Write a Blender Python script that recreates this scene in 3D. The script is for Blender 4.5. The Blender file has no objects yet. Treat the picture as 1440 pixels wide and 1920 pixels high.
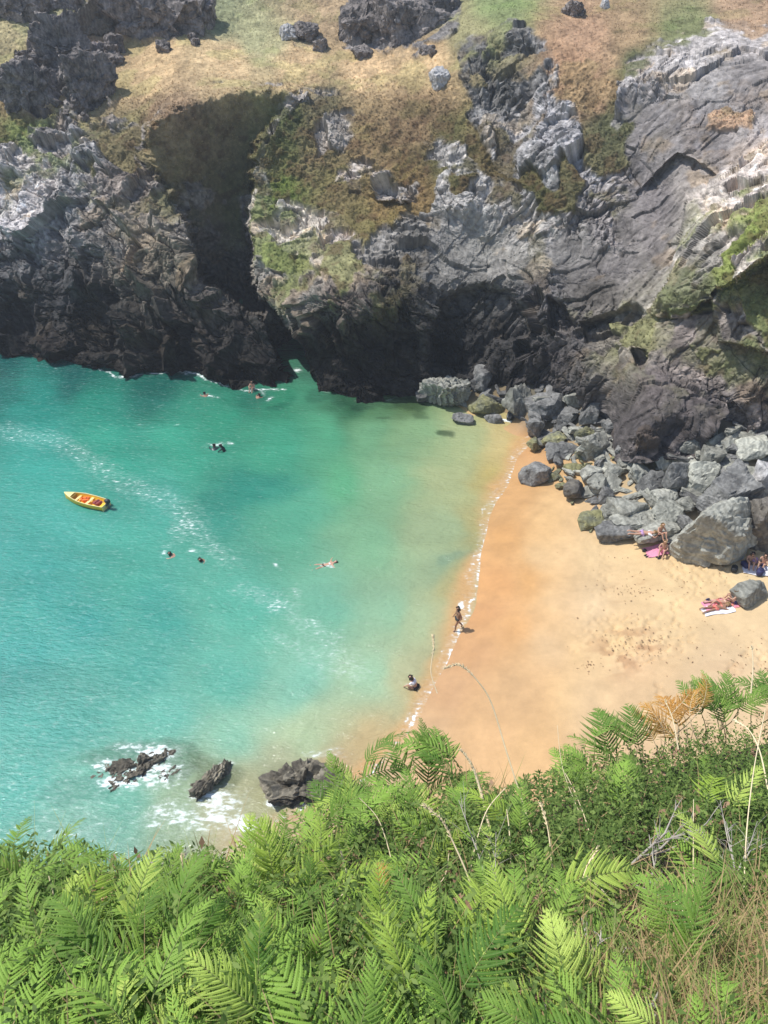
import bpy, math, random
import numpy as np
from mathutils import Vector, Matrix, Euler

# ------------------------------------------------------------------ camera, sky, sun
H = 32.0; PITCH = math.radians(36.0); F = 1478.0; CX, CY = 720.0, 960.0
SC = bpy.context.scene
COL = SC.collection
cam_d = bpy.data.cameras.new('camera'); cam = bpy.data.objects.new('camera', cam_d); COL.objects.link(cam)
cam.location = (0, 0, H); cam.rotation_euler = (math.pi/2 - PITCH, 0, 0)
cam_d.sensor_fit = 'VERTICAL'; cam_d.sensor_height = 24; cam_d.lens = 24*F/1920.0
cam_d.clip_start = 0.05; cam_d.clip_end = 1000
SC.camera = cam
SUN_EL, SUN_AZ = math.radians(60), math.radians(14)      # sun at the left, a little beyond the cove
SUN = Vector((-math.cos(SUN_EL)*math.cos(SUN_AZ), math.cos(SUN_EL)*math.sin(SUN_AZ), math.sin(SUN_EL)))
world = bpy.data.worlds.new('World'); SC.world = world; world.use_nodes = True
nt = world.node_tree
sky = nt.nodes.new('ShaderNodeTexSky'); sky.sky_type = 'NISHITA'; sky.sun_disc = False
sky.sun_elevation = SUN_EL; sky.sun_rotation = math.atan2(SUN.x, SUN.y)
bg = nt.nodes['Background']; bg.inputs['Strength'].default_value = 0.15
nt.links.new(sky.outputs[0], bg.inputs[0])
sl = bpy.data.lights.new('sun', 'SUN'); sl.energy = 4.3; sl.angle = math.radians(0.5); sl.color = (1, 0.975, 0.93)
so = bpy.data.objects.new('sun', sl); COL.objects.link(so)
so.rotation_euler = SUN.to_track_quat('Z', 'Y').to_euler()
SC.view_settings.view_transform = 'Standard'; SC.view_settings.look = 'None'
SC.view_settings.exposure = 0.12; SC.view_settings.gamma = 1
SC.cycles.max_bounces = 6; SC.cycles.transparent_max_bounces = 4

# thin sea air over the whole cove
def build_haze():
    me = bpy.data.meshes.new('haze'); a, b, c, d, e, f = -260, 260, -60, 330, -45, 75
    me.from_pydata([(x, y, z) for x in (a, b) for y in (c, d) for z in (e, f)], [], [(0,1,3,2),(4,6,7,5),(0,4,5,1),(2,3,7,6),(0,2,6,4),(1,5,7,3)])
    o = bpy.data.objects.new('haze', me); COL.objects.link(o); o['kind'] = 'stuff'; o['label'] = 'thin bright haze in the air of the cove'
    m = bpy.data.materials.new('haze'); m.use_nodes = True; n = m.node_tree; n.nodes.clear()
    v = n.nodes.new('ShaderNodeVolumePrincipled'); v.inputs['Density'].default_value = .0006; v.inputs['Color'].default_value = (.86, .93, 1, 1); v.inputs['Anisotropy'].default_value = .1
    u = n.nodes.new('ShaderNodeOutputMaterial'); n.links.new(v.outputs[0], u.inputs['Volume']); me.materials.append(m)
rng = np.random.default_rng(11); random.seed(5)
sp, cp = math.sin(PITCH), math.cos(PITCH)

# ------------------------------------------------------------------ geometry helpers
def ray(px, py):
    a = (np.asarray(px, float)-CX)/F; b = (CY-np.asarray(py, float))/F
    return a, cp + b*sp, -sp + b*cp
def at_y(px, py, Y):
    a, dy, dz = ray(px, py); t = Y/dy
    return np.stack([a*t, Y*np.ones_like(t), H+dz*t], -1)
def at_z(px, py, z):
    a, dy, dz = ray(px, py); t = (z-H)/dz
    return np.stack([a*t, dy*t, z*np.ones_like(t)], -1)
def at_r(px, py, r):
    a, dy, dz = ray(px, py); n = np.sqrt(a*a+dy*dy+dz*dz)
    return np.stack([a/n*r, dy/n*r, H+dz/n*r], -1)
def proj(P):
    x, y, z = P[..., 0], P[..., 1], P[..., 2]-H
    d = y*cp - z*sp; u = y*sp + z*cp
    return CX+F*x/d, CY-F*u/d
def smooth(a, b, x):
    t = np.clip((x-a)/(b-a), 0, 1); return t*t*(3-2*t)
def hsh(ix, iy, iz, s):
    h = (ix*374761393 + iy*668265263 + iz*2147483647 + s*1274126177) & 0xFFFFFFFF
    h = ((h ^ (h >> 13))*1274126177) & 0xFFFFFFFF
    h = ((h ^ (h >> 16))*2246822519) & 0xFFFFFFFF
    return ((h ^ (h >> 15)) & 0xFFFFFF)/float(0xFFFFFF)
def vnoise(P, s=0):
    P = np.asarray(P, float); I = np.floor(P).astype(np.int64); f = P-I; f = f*f*f*(f*(f*6-15)+10)
    r = 0
    for dx in (0, 1):
        for dy in (0, 1):
            for dz in (0, 1):
                w = (f[..., 0] if dx else 1-f[..., 0])*(f[..., 1] if dy else 1-f[..., 1])*(f[..., 2] if dz else 1-f[..., 2])
                r = r + w*hsh(I[..., 0]+dx, I[..., 1]+dy, I[..., 2]+dz, s)
    return r*2-1
def fbm(P, sc, oct=4, s=0, gain=.5):
    r = 0; a = 1; q = np.asarray(P, float)/sc
    for k in range(oct):
        r = r + a*vnoise(q, s+k*7); a *= gain; q = q*2.03+3.1
    return r
def facets(P, sc, s=0, jump=.5):
    """broken-rock relief: every Worley cell is a plane with a tilt and a level of its own"""
    Q = np.asarray(P, float)/sc; I = np.floor(Q).astype(np.int64)
    b1 = np.full(Q.shape[:-1], 9.); b2 = b1.copy(); h = np.zeros_like(b1)
    for dx in (-1, 0, 1):
        for dy in (-1, 0, 1):
            for dz in (-1, 0, 1):
                ix, iy, iz = I[..., 0]+dx, I[..., 1]+dy, I[..., 2]+dz
                ox = Q[..., 0]-ix-.1-.8*hsh(ix, iy, iz, s+1); oy = Q[..., 1]-iy-.1-.8*hsh(ix, iy, iz, s+2); oz = Q[..., 2]-iz-.1-.8*hsh(ix, iy, iz, s+3)
                d = ox*ox+oy*oy+oz*oz
                g = (hsh(ix, iy, iz, s+4)-.5)*ox+(hsh(ix, iy, iz, s+5)-.5)*oy+(hsh(ix, iy, iz, s+6)-.5)*oz
                v = 1.6*g + jump*(hsh(ix, iy, iz, s+7)-.5)
                n = d < b1
                b2 = np.where(n, b1, np.minimum(b2, d)); h = np.where(n, v, h); b1 = np.where(n, d, b1)
    return h*sc, np.sqrt(b2)-np.sqrt(b1)
def sdf(px, py, poly):
    """signed distance to a polygon, positive inside"""
    p = np.array(poly, float); q = np.roll(p, -1, 0)
    d = np.full(np.shape(px), 1e18); ins = np.zeros(np.shape(px), bool)
    for (ax, ay), (bx, by) in zip(p, q):
        ex, ey = bx-ax, by-ay; wx, wy = px-ax, py-ay
        t = np.clip((wx*ex+wy*ey)/(ex*ex+ey*ey+1e-9), 0, 1)
        d = np.minimum(d, (wx-t*ex)**2+(wy-t*ey)**2)
        c = ((ay > py) != (by > py)) & (px < (bx-ax)*(py-ay)/(by-ay+1e-12)+ax)
        ins ^= c
    d = np.sqrt(d); return np.where(ins, d, -d)
def pdist(px, py, line):
    d = np.full(np.shape(px), 1e18)
    for (ax, ay), (bx, by) in zip(line[:-1], line[1:]):
        ex, ey = bx-ax, by-ay; wx, wy = px-ax, py-ay
        t = np.clip((wx*ex+wy*ey)/(ex*ex+ey*ey+1e-9), 0, 1)
        d = np.minimum(d, (wx-t*ex)**2+(wy-t*ey)**2)
    return np.sqrt(d)
def tps_fit(X, v, reg=1e-3):
    X = np.array(X, float); n = len(X); m = X.mean(0); s = X.std(0).mean(); Z = (X-m)/s
    r2 = ((Z[:, None]-Z[None])**2).sum(-1); K = .5*r2*np.log(r2+1e-12)+reg*np.eye(n)
    Pm = np.c_[np.ones(n), Z]; A = np.block([[K, Pm], [Pm.T, np.zeros((3, 3))]])
    w = np.linalg.solve(A, np.r_[np.array(v, float), 0, 0, 0])
    def ev(x, y):
        z0 = (np.asarray(x, float)-m[0])/s; z1 = (np.asarray(y, float)-m[1])/s
        r = w[n]+w[n+1]*z0+w[n+2]*z1
        for k in range(n):
            q = (z0-Z[k, 0])**2+(z1-Z[k, 1])**2; r = r+w[k]*.5*q*np.log(q+1e-12)
        return r
    return ev
def lin(c):
    c = np.array(c, float)/255.; return np.where(c <= .04045, c/12.92, ((c+.055)/1.055)**2.4)
def idw(px, py, pts, pw=2.6, soft=25.):
    """blend colours given at (x, y, (r, g, b)) sRGB; returns linear"""
    W = 0; R = 0
    for x, y, c in pts:
        w = 1/((px-x)**2+(py-y)**2+soft*soft)**(pw/2); W = W+w; R = R+w[..., None]*lin(c)
    return R/W[..., None]

# ------------------------------------------------------------------ object helpers
def mesh_np(name, V, Fc, mat, parent=None, smooth_=True, attrs=None):
    me = bpy.data.meshes.new(name); V = np.asarray(V, np.float32).reshape(-1, 3)
    Fc = np.asarray(Fc, np.int32); k = Fc.shape[1]; n = len(Fc)
    me.vertices.add(len(V)); me.vertices.foreach_set('co', V.ravel())
    me.loops.add(n*k); me.loops.foreach_set('vertex_index', Fc.ravel())
    me.polygons.add(n); me.polygons.foreach_set('loop_start', np.arange(n, dtype=np.int32)*k)
    me.polygons.foreach_set('use_smooth', np.full(n, smooth_))
    me.update(); me.validate()
    for an, (ty, data) in (attrs or {}).items():
        at = me.attributes.new(an, ty, 'POINT')
        if ty == 'FLOAT_COLOR':
            d = np.ones((len(V), 4), np.float32); d[:, :3] = data.reshape(-1, 3); at.data.foreach_set('color', d.ravel())
        else: at.data.foreach_set('value', np.asarray(data, np.float32).ravel())
    if mat: me.materials.append(mat)
    o = bpy.data.objects.new(name, me); COL.objects.link(o)
    if parent: o.parent = parent
    return o
def grid_faces(r, c):
    i = (np.arange(r-1)[:, None]*c+np.arange(c-1)[None]).ravel()
    return np.stack([i, i+1, i+c+1, i+c], -1)
def tag(o, label=None, cat=None, group=None, kind=None):
    if label: o['label'] = label
    if cat: o['category'] = cat
    if group: o['group'] = group
    if kind: o['kind'] = kind
    return o
def empty(name, loc=(0, 0, 0), rot=(0, 0, 0), scale=1):
    o = bpy.data.objects.new(name, None); COL.objects.link(o); o.location = loc; o.rotation_euler = rot
    o.scale = (scale,)*3; o.empty_display_size = .1; return o
def tubes(paths, nseg=5):
    """paths: list of (points, radii) -> verts, quads"""
    V = []; Q = []; n = 0
    for pts, rad in paths:
        pts = [Vector(p) for p in pts]
        for i, p in enumerate(pts):
            d = (pts[min(i+1, len(pts)-1)]-pts[max(i-1, 0)]).normalized()
            a = d.cross(Vector((.13, .21, .97)) if abs(d.z) < .95 else Vector((1, 0, 0))).normalized(); b = d.cross(a)
            r = rad[i] if hasattr(rad, '__len__') else rad
            for k in range(nseg):
                t = 2*math.pi*k/nseg; V.append(p+a*math.cos(t)*r+b*math.sin(t)*r)
            if i:
                for k in range(nseg):
                    Q.append((n+(i-1)*nseg+k, n+(i-1)*nseg+(k+1) % nseg, n+i*nseg+(k+1) % nseg, n+i*nseg+k))
        n += len(pts)*nseg
    return np.array([tuple(v) for v in V]), np.array(Q)

# ------------------------------------------------------------------ materials
def mat_new(name):
    m = bpy.data.materials.new(name); m.use_nodes = True
    return m, m.node_tree, m.node_tree.nodes['Principled BSDF']
def N(nt, t, **k):
    n = nt.nodes.new(t)
    for a, b in k.items():
        if isinstance(b, (int, float, tuple, str)) and a in n.inputs: n.inputs[a].default_value = b
        else: setattr(n, a, b)
    return n
def noise_bump(nt, b, scale, strength, dist, detail=6, coord='Object', height_extra=None):
    tc = N(nt, 'ShaderNodeTexCoord'); no = N(nt, 'ShaderNodeTexNoise'); no.inputs['Scale'].default_value = scale
    no.inputs['Detail'].default_value = detail; no.inputs['Roughness'].default_value = .65
    nt.links.new(tc.outputs[coord], no.inputs['Vector'])
    bu = N(nt, 'ShaderNodeBump'); bu.inputs['Strength'].default_value = strength; bu.inputs['Distance'].default_value = dist
    nt.links.new(no.outputs[0], bu.inputs['Height']); nt.links.new(bu.outputs[0], b.inputs['Normal'])
    return tc, no, bu
def attr_mat(name, rough=.9, nscale=2.5, vary=.5, bump=.6, bdist=.15, spec=.25, attr='col'):
    """colour from a vertex attribute, broken up by noise, with a bump"""
    m, nt, b = mat_new(name)
    at = N(nt, 'ShaderNodeAttribute'); at.attribute_name = attr
    tc, no, bu = noise_bump(nt, b, nscale, bump, bdist)
    n2 = N(nt, 'ShaderNodeTexNoise'); n2.inputs['Scale'].default_value = nscale*.37; n2.inputs['Detail'].default_value = 8; n2.inputs['Roughness'].default_value = .7
    nt.links.new(tc.outputs['Object'], n2.inputs['Vector'])
    mr = N(nt, 'ShaderNodeMapRange'); mr.inputs['From Min'].default_value = .3; mr.inputs['From Max'].default_value = .7
    mr.inputs['To Min'].default_value = 1-vary; mr.inputs['To Max'].default_value = 1+vary
    nt.links.new(n2.outputs[0], mr.inputs['Value'])
    mu = N(nt, 'ShaderNodeVectorMath', operation='SCALE')
    nt.links.new(at.outputs['Color'], mu.inputs[0]); nt.links.new(mr.outputs[0], mu.inputs['Scale'])
    nt.links.new(mu.outputs[0], b.inputs['Base Color'])
    b.inputs['Roughness'].default_value = rough; b.inputs['Specular IOR Level'].default_value = spec
    return m
def plain(name, col, rough=.7, vary=.15, scale=8, bump=.2, spec=.4):
    m, nt, b = mat_new(name)
    tc, no, bu = noise_bump(nt, b, scale, bump, .02)
    oi = N(nt, 'ShaderNodeObjectInfo')
    mr = N(nt, 'ShaderNodeMapRange'); mr.inputs['From Min'].default_value = .3; mr.inputs['From Max'].default_value = .7
    mr.inputs['To Min'].default_value = 1-vary; mr.inputs['To Max'].default_value = 1+vary
    nt.links.new(no.outputs[0], mr.inputs['Value'])
    rg = N(nt, 'ShaderNodeCombineXYZ'); 
    for i in range(3): rg.inputs[i].default_value = col[i]
    mu = N(nt, 'ShaderNodeVectorMath', operation='SCALE'); nt.links.new(rg.outputs[0], mu.inputs[0]); nt.links.new(mr.outputs[0], mu.inputs['Scale'])
    nt.links.new(mu.outputs[0], b.inputs['Base Color']); b.inputs['Roughness'].default_value = rough
    b.inputs['Specular IOR Level'].default_value = spec
    return m
def leaf_mat(name, c1, c2, transl=.35, rough=.6, scale=6.0):
    m, nt, b = mat_new(name); out = nt.nodes['Material Output']
    oi = N(nt, 'ShaderNodeObjectInfo'); ge = N(nt, 'ShaderNodeNewGeometry')
    no = N(nt, 'ShaderNodeTexNoise'); no.inputs['Scale'].default_value = scale; no.inputs['Detail'].default_value = 3
    nt.links.new(ge.outputs['Position'], no.inputs['Vector'])
    ad = N(nt, 'ShaderNodeMath', operation='ADD'); nt.links.new(oi.outputs['Random'], ad.inputs[0]); nt.links.new(no.outputs[0], ad.inputs[1])
    mr = N(nt, 'ShaderNodeMapRange'); mr.inputs['From Min'].default_value = .35; mr.inputs['From Max'].default_value = 1.45
    nt.links.new(ad.outputs[0], mr.inputs['Value'])
    mx = N(nt, 'ShaderNodeMix'); mx.data_type = 'RGBA'; mx.inputs['A'].default_value = (*c1, 1); mx.inputs['B'].default_value = (*c2, 1)
    nt.links.new(mr.outputs[0], mx.inputs['Factor'])
    nt.links.new(mx.outputs['Result'], b.inputs['Base Color']); b.inputs['Roughness'].default_value = rough; b.inputs['Specular IOR Level'].default_value = .18
    tr = N(nt, 'ShaderNodeBsdfTranslucent'); nt.links.new(mx.outputs['Result'], tr.inputs[0])
    ms = N(nt, 'ShaderNodeMixShader'); ms.inputs[0].default_value = transl
    nt.links.new(b.outputs[0], ms.inputs[1]); nt.links.new(tr.outputs[0], ms.inputs[2]); nt.links.new(ms.outputs[0], out.inputs[0])
    return m

# ================================================================== FAR CLIFF AND HEADLAND
# control points: photo column, photo row, distance in front of the camera (m)
CP = [
 (-300,-300,150),(0,-300,150),(400,-300,150),(800,-300,150),(1200,-300,145),(1700,-300,130),
 (-300,-60,112),(0,-60,112),(300,-60,116),(600,-60,116),(900,-60,112),(1200,-60,104),(1700,-60,90),
 (-300,110,95),(0,110,95),(250,110,97),(450,100,97),(600,100,97),(760,110,94),(860,80,91),(960,40,90),(1100,40,90),(1250,40,88),(1440,40,84),(1700,40,78),
 (-300,260,84),(0,250,84),(100,240,85),(220,235,84),(330,190,83.5),(470,168,85.5),(620,175,88),(760,190,86),(850,180,84),
 (-300,400,78),(0,400,78),(120,400,76.5),(220,400,75),(290,330,78),
 (-300,540,74),(0,540,73.5),(120,540,71.5),(220,540,70),(320,540,69),
 (-300,655,71.5),(0,658,70.6),(120,670,68.8),(230,690,66.4),(340,700,65.2),(400,708,64.3),(440,722,63),(520,727,62.4),
 (-300,760,70),(0,760,69),(230,780,65),(440,800,62),(600,820,60.5),(760,820,60.5),
 (380,560,68.5),(470,590,66.5),(540,650,64.5),
 (490,400,75.5),(500,480,70.5),(520,540,67.5),(580,690,63.5),
 (500,300,79.5),(600,300,80),(700,300,79),(800,300,77),(600,400,74.5),(700,400,74),(780,400,72),
 (600,470,69.5),(700,470,67.5),(590,560,62.2),(680,560,61.6),(620,640,61.5),(700,640,61.0),(600,738,61.6),(650,748,60.8),(700,752,60.6),(770,742,61.2),
 (780,640,62),(780,520,65),
 (880,250,79),(950,300,76),(1020,350,71),(1100,300,71),(860,340,73),(900,430,70),(980,460,68),(900,520,66.5),(1000,560,62.5),(1040,620,60),
 (860,715,61.0),(930,700,60.8),(980,700,60.4),(1000,740,60.2),(1060,700,58),(1060,740,57.8),(1100,745,56),(1100,560,61),(1100,640,58),(1135,750,54),(1200,640,54),
 (1020,210,77),(1100,200,77),(1160,140,79),(1180,230,74),(1250,120,78),(1350,130,75),(1440,130,73),(1700,130,66),
 (1150,330,70),(1250,280,69),(1350,300,66),(1440,220,68),(1150,450,65),(1250,400,65),(1220,520,59.5),(1700,300,56),
 (1330,420,58),(1440,420,55),(1700,420,50),(1290,560,54),(1440,560,50.5),(1700,560,46),(1200,730,50.5),(1300,700,50),(1440,690,47.8),(1700,700,44),
 (1160,830,47.6),(1260,842,46.8),(1340,810,47.3),(1440,795,46.9),(1700,790,42),
 (1000,830,60),(1060,830,58),(1115,830,55),(1160,900,46.4),(1340,900,46),(1700,900,41)]
fY = tps_fit([(a, b) for a, b, c in CP], [c for a, b, c in CP], 2e-4)
gx = np.arange(-300, 1741, 2.0); gy = np.arange(-300, 861, 2.0)
gx = np.concatenate([np.arange(-300, -40, 5.), np.arange(-40, 1480, 1.6), np.arange(1480, 1741, 5.)])
gy = np.concatenate([np.arange(-300, -20, 5.), np.arange(-20, 866, 1.6)])
PX, PY = np.meshgrid(gx, gy)
Y = fY(PX, PY)
# wobble the outlines of every feature a little
q2 = np.stack([PX, PY, 0*PX], -1)
wx = fbm(q2, 60, 4, 91)*14; wy = fbm(q2, 60, 4, 133)*14
WX, WY = PX+wx, PY+wy
WXs, WYs = PX+wx*.35, PY+wy*.35
# gully with a sheer back wall, deep behind the low spur
G = [(262,238),(330,192),(400,182),(470,170),(540,166),(575,178),(530,222),(484,262),(474,330),(474,420),(476,500),(496,560),(520,600),(470,590),(400,545),(372,520),(348,450),(330,395),(302,340),(276,280)]
g = sdf(WXs+fbm(q2, 14, 3, 57)*7, WYs+fbm(q2, 14, 3, 58)*7, G)
wallY = 77.5+7.2*smooth(0, 1, (PX-250)/230)*.9+.0015*(560-PY)
k = smooth(-5, 15, g); Y = Y*(1-k)+wallY*k
def recess(poly, depth, soft, w=True):
    global Y
    s = sdf(WXs if w else PX, WYs if w else PY, poly); Y = Y+depth*smooth(0, soft, s); return s
slot = sdf(WXs, WYs, [(500,556),(520,575),(546,610),(572,655),(588,700),(606,765),(552,765),(545,708),(520,672),(500,640),(488,600)]); k = smooth(0, 4, slot); Y = Y*(1-k)+(68.6+.085*(PX-490))*k
arch = recess([(792,700),(800,610),(822,556),(862,532),(915,527),(965,545),(1004,590),(1010,640),(985,650),(935,648),(915,690),(880,712)], 1.9, 26)
recess([(880,200),(900,120),(912,66),(940,60),(1010,75),(1022,140),(1018,215),(1000,260),(962,300),(930,250)], 2.2, 34)  # crag hollow
recess([(810,400),(870,395),(960,420),(1000,480),(1020,540),(960,530),(870,520),(810,545),(790,480)], .7, 60)
recess([(1082,600),(1130,585),(1195,560),(1215,590),(1180,640),(1130,650),(1095,655)], 1.2, 14)
recess([(1190,655),(1215,650),(1222,675),(1205,700),(1190,690)], 1.4, 5)
recess([(1020,560),(1060,570),(1085,610),(1060,640),(1020,620)], 1.6, 10)
recess([(640,600),(760,560),(790,600),(795,700),(770,735),(640,730)], .9, 30)
recess([(120,470),(200,460),(240,560),(230,640),(140,620)], 1.2, 30)
recess([(0,560),(70,560),(60,640),(0,640)], 1.0, 20)
recess([(300,600),(360,610),(380,690),(320,680)], 1.5, 20)
recess([(545,470),(580,478),(600,520),(575,560),(545,540)], .8, 12)
# near spur on the right stands in front of the slab
SPUR = [(1440,262),(1400,300),(1360,332),(1310,350),(1285,380),(1272,430),(1262,490),(1240,545),(1216,590),(1235,600),(1290,600),(1340,540),(1440,480),(1760,440),(1760,200)]
s_ = sdf(WXs, WYs, SPUR); Y -= 2.4*smooth(0, 3.5, s_)*smooth(620, 540, PY)
SP2 = [(1440,440),(1400,462),(1352,505),(1330,560),(1345,640),(1440,660),(1760,640),(1760,400)]
s2 = sdf(WXs, WYs, SP2); Y -= 1.6*smooth(0, 3.5, s2)
# roof-like step cut in the slab
ST = [(1150,400),(1232,318),(1270,286),(1302,296),(1345,328),(1330,338),(1300,470),(1240,480)]
st = sdf(PX, PY, ST); Y += 1.1*smooth(0, 3, st)*smooth(75, 5, pdist(PX, PY, [(1232,318),(1270,286),(1302,296),(1345,328)]))
# low ledge at the foot of the left cliff
led = sdf(WX, WY, [(60,640),(220,650),(340,640),(350,700),(220,695),(60,665)]); Y -= 1.0*smooth(0, 10, led)
# blocky outcrop low on the heath and pinnacle beside the arch
s3 = sdf(WX, WY, [(690,330),(720,318),(755,330),(760,372),(725,378),(695,360)]); Y -= 1.2*smooth(-3, 8, s3)
s4 = sdf(WX, WY, [(1140,690),(1180,665),(1260,700),(1330,760),(1330,830),(1250,850),(1150,835)]); Y -= 1.5*smooth(-4, 60, s4)**.7
s5 = sdf(WX, WY, [(980,620),(1040,610),(1100,650),(1140,700),(1140,770),(1000,740),(990,690)]); Y -= .8*smooth(-2, 10, s5)
_, dy_, dz_ = ray(PX, PY); Yw = (-.15-H)/dz_*dy_; inner = (sdf(PX, PY, [(455,545),(512,540),(520,580),(500,620),(455,620)]) > 0)&(PY < 692)
Y = np.where(inner, np.minimum(Y, (.25-H)/dz_*dy_), Y)
P = at_y(PX, PY, Y)

# ---- what grows where (signed distances to the vegetated areas)
slabp = [(1165,205),(1240,190),(1330,140),(1440,90),(1760,60),(1760,230),(1440,262),(1400,300),(1290,370),(1268,440),(1240,540),(1200,570),(1060,560),(1030,480),(1050,440),(1170,480),(1165,380),(1190,330),(1160,260)]
slab = smooth(-14, 14, sdf(WX, WY, slabp))
holl = smooth(-10, 20, sdf(WX, WY, [(800,400),(960,415),(1010,500),(1020,560),(900,525),(810,545),(785,480)]))
slab = np.maximum(slab, .8*holl)
slab = np.maximum(slab, .75*smooth(-10, 10, sdf(WX, WY, [(1155,690),(1190,670),(1280,710),(1320,790),(1240,840),(1160,820)])))
slab = np.maximum(slab, .7*smooth(-10, 10, sdf(WX, WY, [(1230,600),(1340,560),(1390,620),(1320,680),(1240,690)])))
veg_polys = [
 [(-400,-400),(1800,-400),(1800,40),(1440,40),(1330,50),(1240,80),(1180,120),(1165,175),(1110,215),(1055,190),(1040,120),(1020,70),(930,55),(900,80),(880,160),(905,230),(960,310),(1040,350),(1060,300),(1110,330),(1080,400),(1000,395),(930,330),(870,320),(830,330),(800,400),(760,410),(690,455),(640,400),(560,395),(510,400),(488,330),(490,262),(560,200),(640,170),(470,160),(330,185),(262,235),(210,222),(120,215),(60,270),(-20,280),(-400,280)],
 [(262,235),(330,180),(470,160),(560,160),(490,262),(476,340),(430,360),(380,330),(330,340),(300,330),(270,280)],
 [(480,440),(560,470),(600,530),(540,500),(500,500),(478,480)],
 [(600,450),(660,440),(680,500),(640,540),(600,510)],
 [(190,240),(260,240),(290,320),(250,330),(190,300)],
 [(1330,510),(1360,470),(1440,370),(1600,300),(1600,400),(1440,440),(1390,470),(1350,530)],
 [(1380,520),(1440,500),(1600,500),(1600,660),(1440,640),(1390,600)],
 [(1160,600),(1235,590),(1230,640),(1170,650)],
 [(1240,590),(1330,560),(1345,580),(1250,610)],
 [(1290,650),(1350,640),(1320,700)],
 [(1320,225),(1410,215),(1400,250),(1330,255)],
 [(1100,180),(1170,190),(1180,300),(1120,330),(1090,260)],
 [(840,320),(900,330),(870,360)],
]
vs = np.full(PX.shape, -1e9)
for pl in veg_polys: vs = np.maximum(vs, sdf(WX, WY, pl))
rock_polys = [  # bare rock showing through the heath
 [(795,270),(880,275),(885,320),(800,310)],[(690,320),(760,325),(770,375),(700,372)],[(610,210),(655,205),(640,290),(600,300)],
 [(860,100),(910,60),(1030,80),(1030,200),(1010,330),(950,330),(880,210)],[(640,20),(860,20),(850,70),(760,100),(650,80)],
 [(150,20),(390,0),(390,60),(250,90),(150,60)],[(20,140),(90,80),(200,110),(215,190),(150,230),(50,215)],[(555,60),(600,60),(595,80),(560,80)],
 [(650,290),(690,300),(670,360),(640,340)],[(940,350),(1000,360),(1000,420),(950,420)],[(1150,160),(1210,150),(1220,250),(1160,250)]]
for pl in rock_polys: vs = np.minimum(vs, -sdf(WX, WY, pl))
spec = fbm(P, 1.6, 4, 51)
veg = smooth(-4, 4, vs+spec*9)
mott = smooth(.05, .5, fbm(P*np.array([1, 1, .7]), 2.2, 4, 77))*smooth(-150, -5, vs)*.85     # tufts in crevices
veg = np.maximum(veg, mott*smooth(0, 1, (P[..., 2]-4)/4)*(1-.8*slab))
up_slope = smooth(200, 120, PY+.0*PX)   # the gentle top

# ---- relief
dpx = np.gradient(P, axis=1); dpy = np.gradient(P, axis=0)
Nn = np.cross(dpy, dpx); Nn /= np.linalg.norm(Nn, axis=-1, keepdims=True)+1e-9
Nn *= np.sign((-(P-np.array([0, 0, H]))*Nn).sum(-1, keepdims=True))
def bl(A, n=14):   # smooth the normals
    for ax in (0, 1):
        c = np.cumsum(np.concatenate([np.repeat(A.take([0], ax), n, ax), A, np.repeat(A.take([-1], ax), n, ax)], ax), ax)
        hi = c.take(range(2*n, c.shape[ax]), ax); lo = c.take(range(0, c.shape[ax]-2*n), ax); A = (hi-lo)/(2*n)
    return A
Nn = bl(Nn); Nn /= np.linalg.norm(Nn, axis=-1, keepdims=True)+1e-9
side = smooth(760, 980, PX)                         # foliation dips right on the left cliff and left on the right one
def aniso(P, ang, sl):
    c, s = math.cos(ang), math.sin(ang)
    return np.stack([(P[..., 0]*c+P[..., 2]*s)/sl, P[..., 1], -P[..., 0]*s+P[..., 2]*c], -1)
warp = np.stack([fbm(P, 4, 3, 5), fbm(P, 4, 3, 6), fbm(P, 4, 3, 7)], -1)*.7
def crag(sc, seed, sl=2.2):
    a, ca = facets(aniso(P+warp, math.radians(-42), sl), sc, seed); b, cb = facets(aniso(P+warp, math.radians(58), sl), sc, seed+40)
    return a*(1-side)+b*side, ca*(1-side)+cb*side
h1, c1 = crag(4.2, 1); h2, c2 = crag(1.7, 2, 2.6); h3, c3 = crag(.75, 3, 2.2); h4, c4 = crag(.36, 4, 1.6)
h5, c5 = crag(.19, 8, 1.5)
rbx = (P[..., 0]+.55*P[..., 2])/3.6+.8*fbm(P, 9, 3, 17); ribs = (1-2*np.abs(vnoise(np.stack([rbx, P[..., 2]/14, 0*rbx], -1), 19)))*(1-side)*smooth(640, 500, PX)
sa = aniso(P+warp, math.radians(-42), 1); sb = aniso(P+warp, math.radians(58), 1)
stra = vnoise(sa/np.array([5, 5, .32]), 301)*(1-side)+vnoise(sb/np.array([5, 5, .32]), 302)*side
rockd = .9*ribs+.12*stra+.46*h1+.44*h2+.42*h3+.42*h4+.36*h5 + .10*fbm(P, 1.2, 4, 9)
rockd -= .16*smooth(.08, 0, c2)+.08*smooth(.1, 0, c3)
slabd = .10*h1+.12*h3*smooth(-.1, .4, fbm(P, 3, 3, 3))+.16*h4+.2*h5+.05*fbm(P, .5, 4, 31)+.20*h2-.12*smooth(.03, 0, c1)-.05*smooth(.04, 0, c2)+.05*stra
rockd = rockd*(1-slab)+slabd*slab
grass = .35*fbm(P, 5, 3, 61)+.16*fbm(P, .8, 4, 62)*(1-.35*up_slope)+.10*fbm(P, .3, 2, 63)+ .1*h3
disp = rockd*(1-veg)+(grass+.15)*veg
vw = P-np.array([0, 0, H]); vw /= np.linalg.norm(vw, axis=-1, keepdims=True); Ng = np.cross(dpy, dpx); Ng /= np.linalg.norm(Ng, axis=-1, keepdims=True)+1e-9
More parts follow.
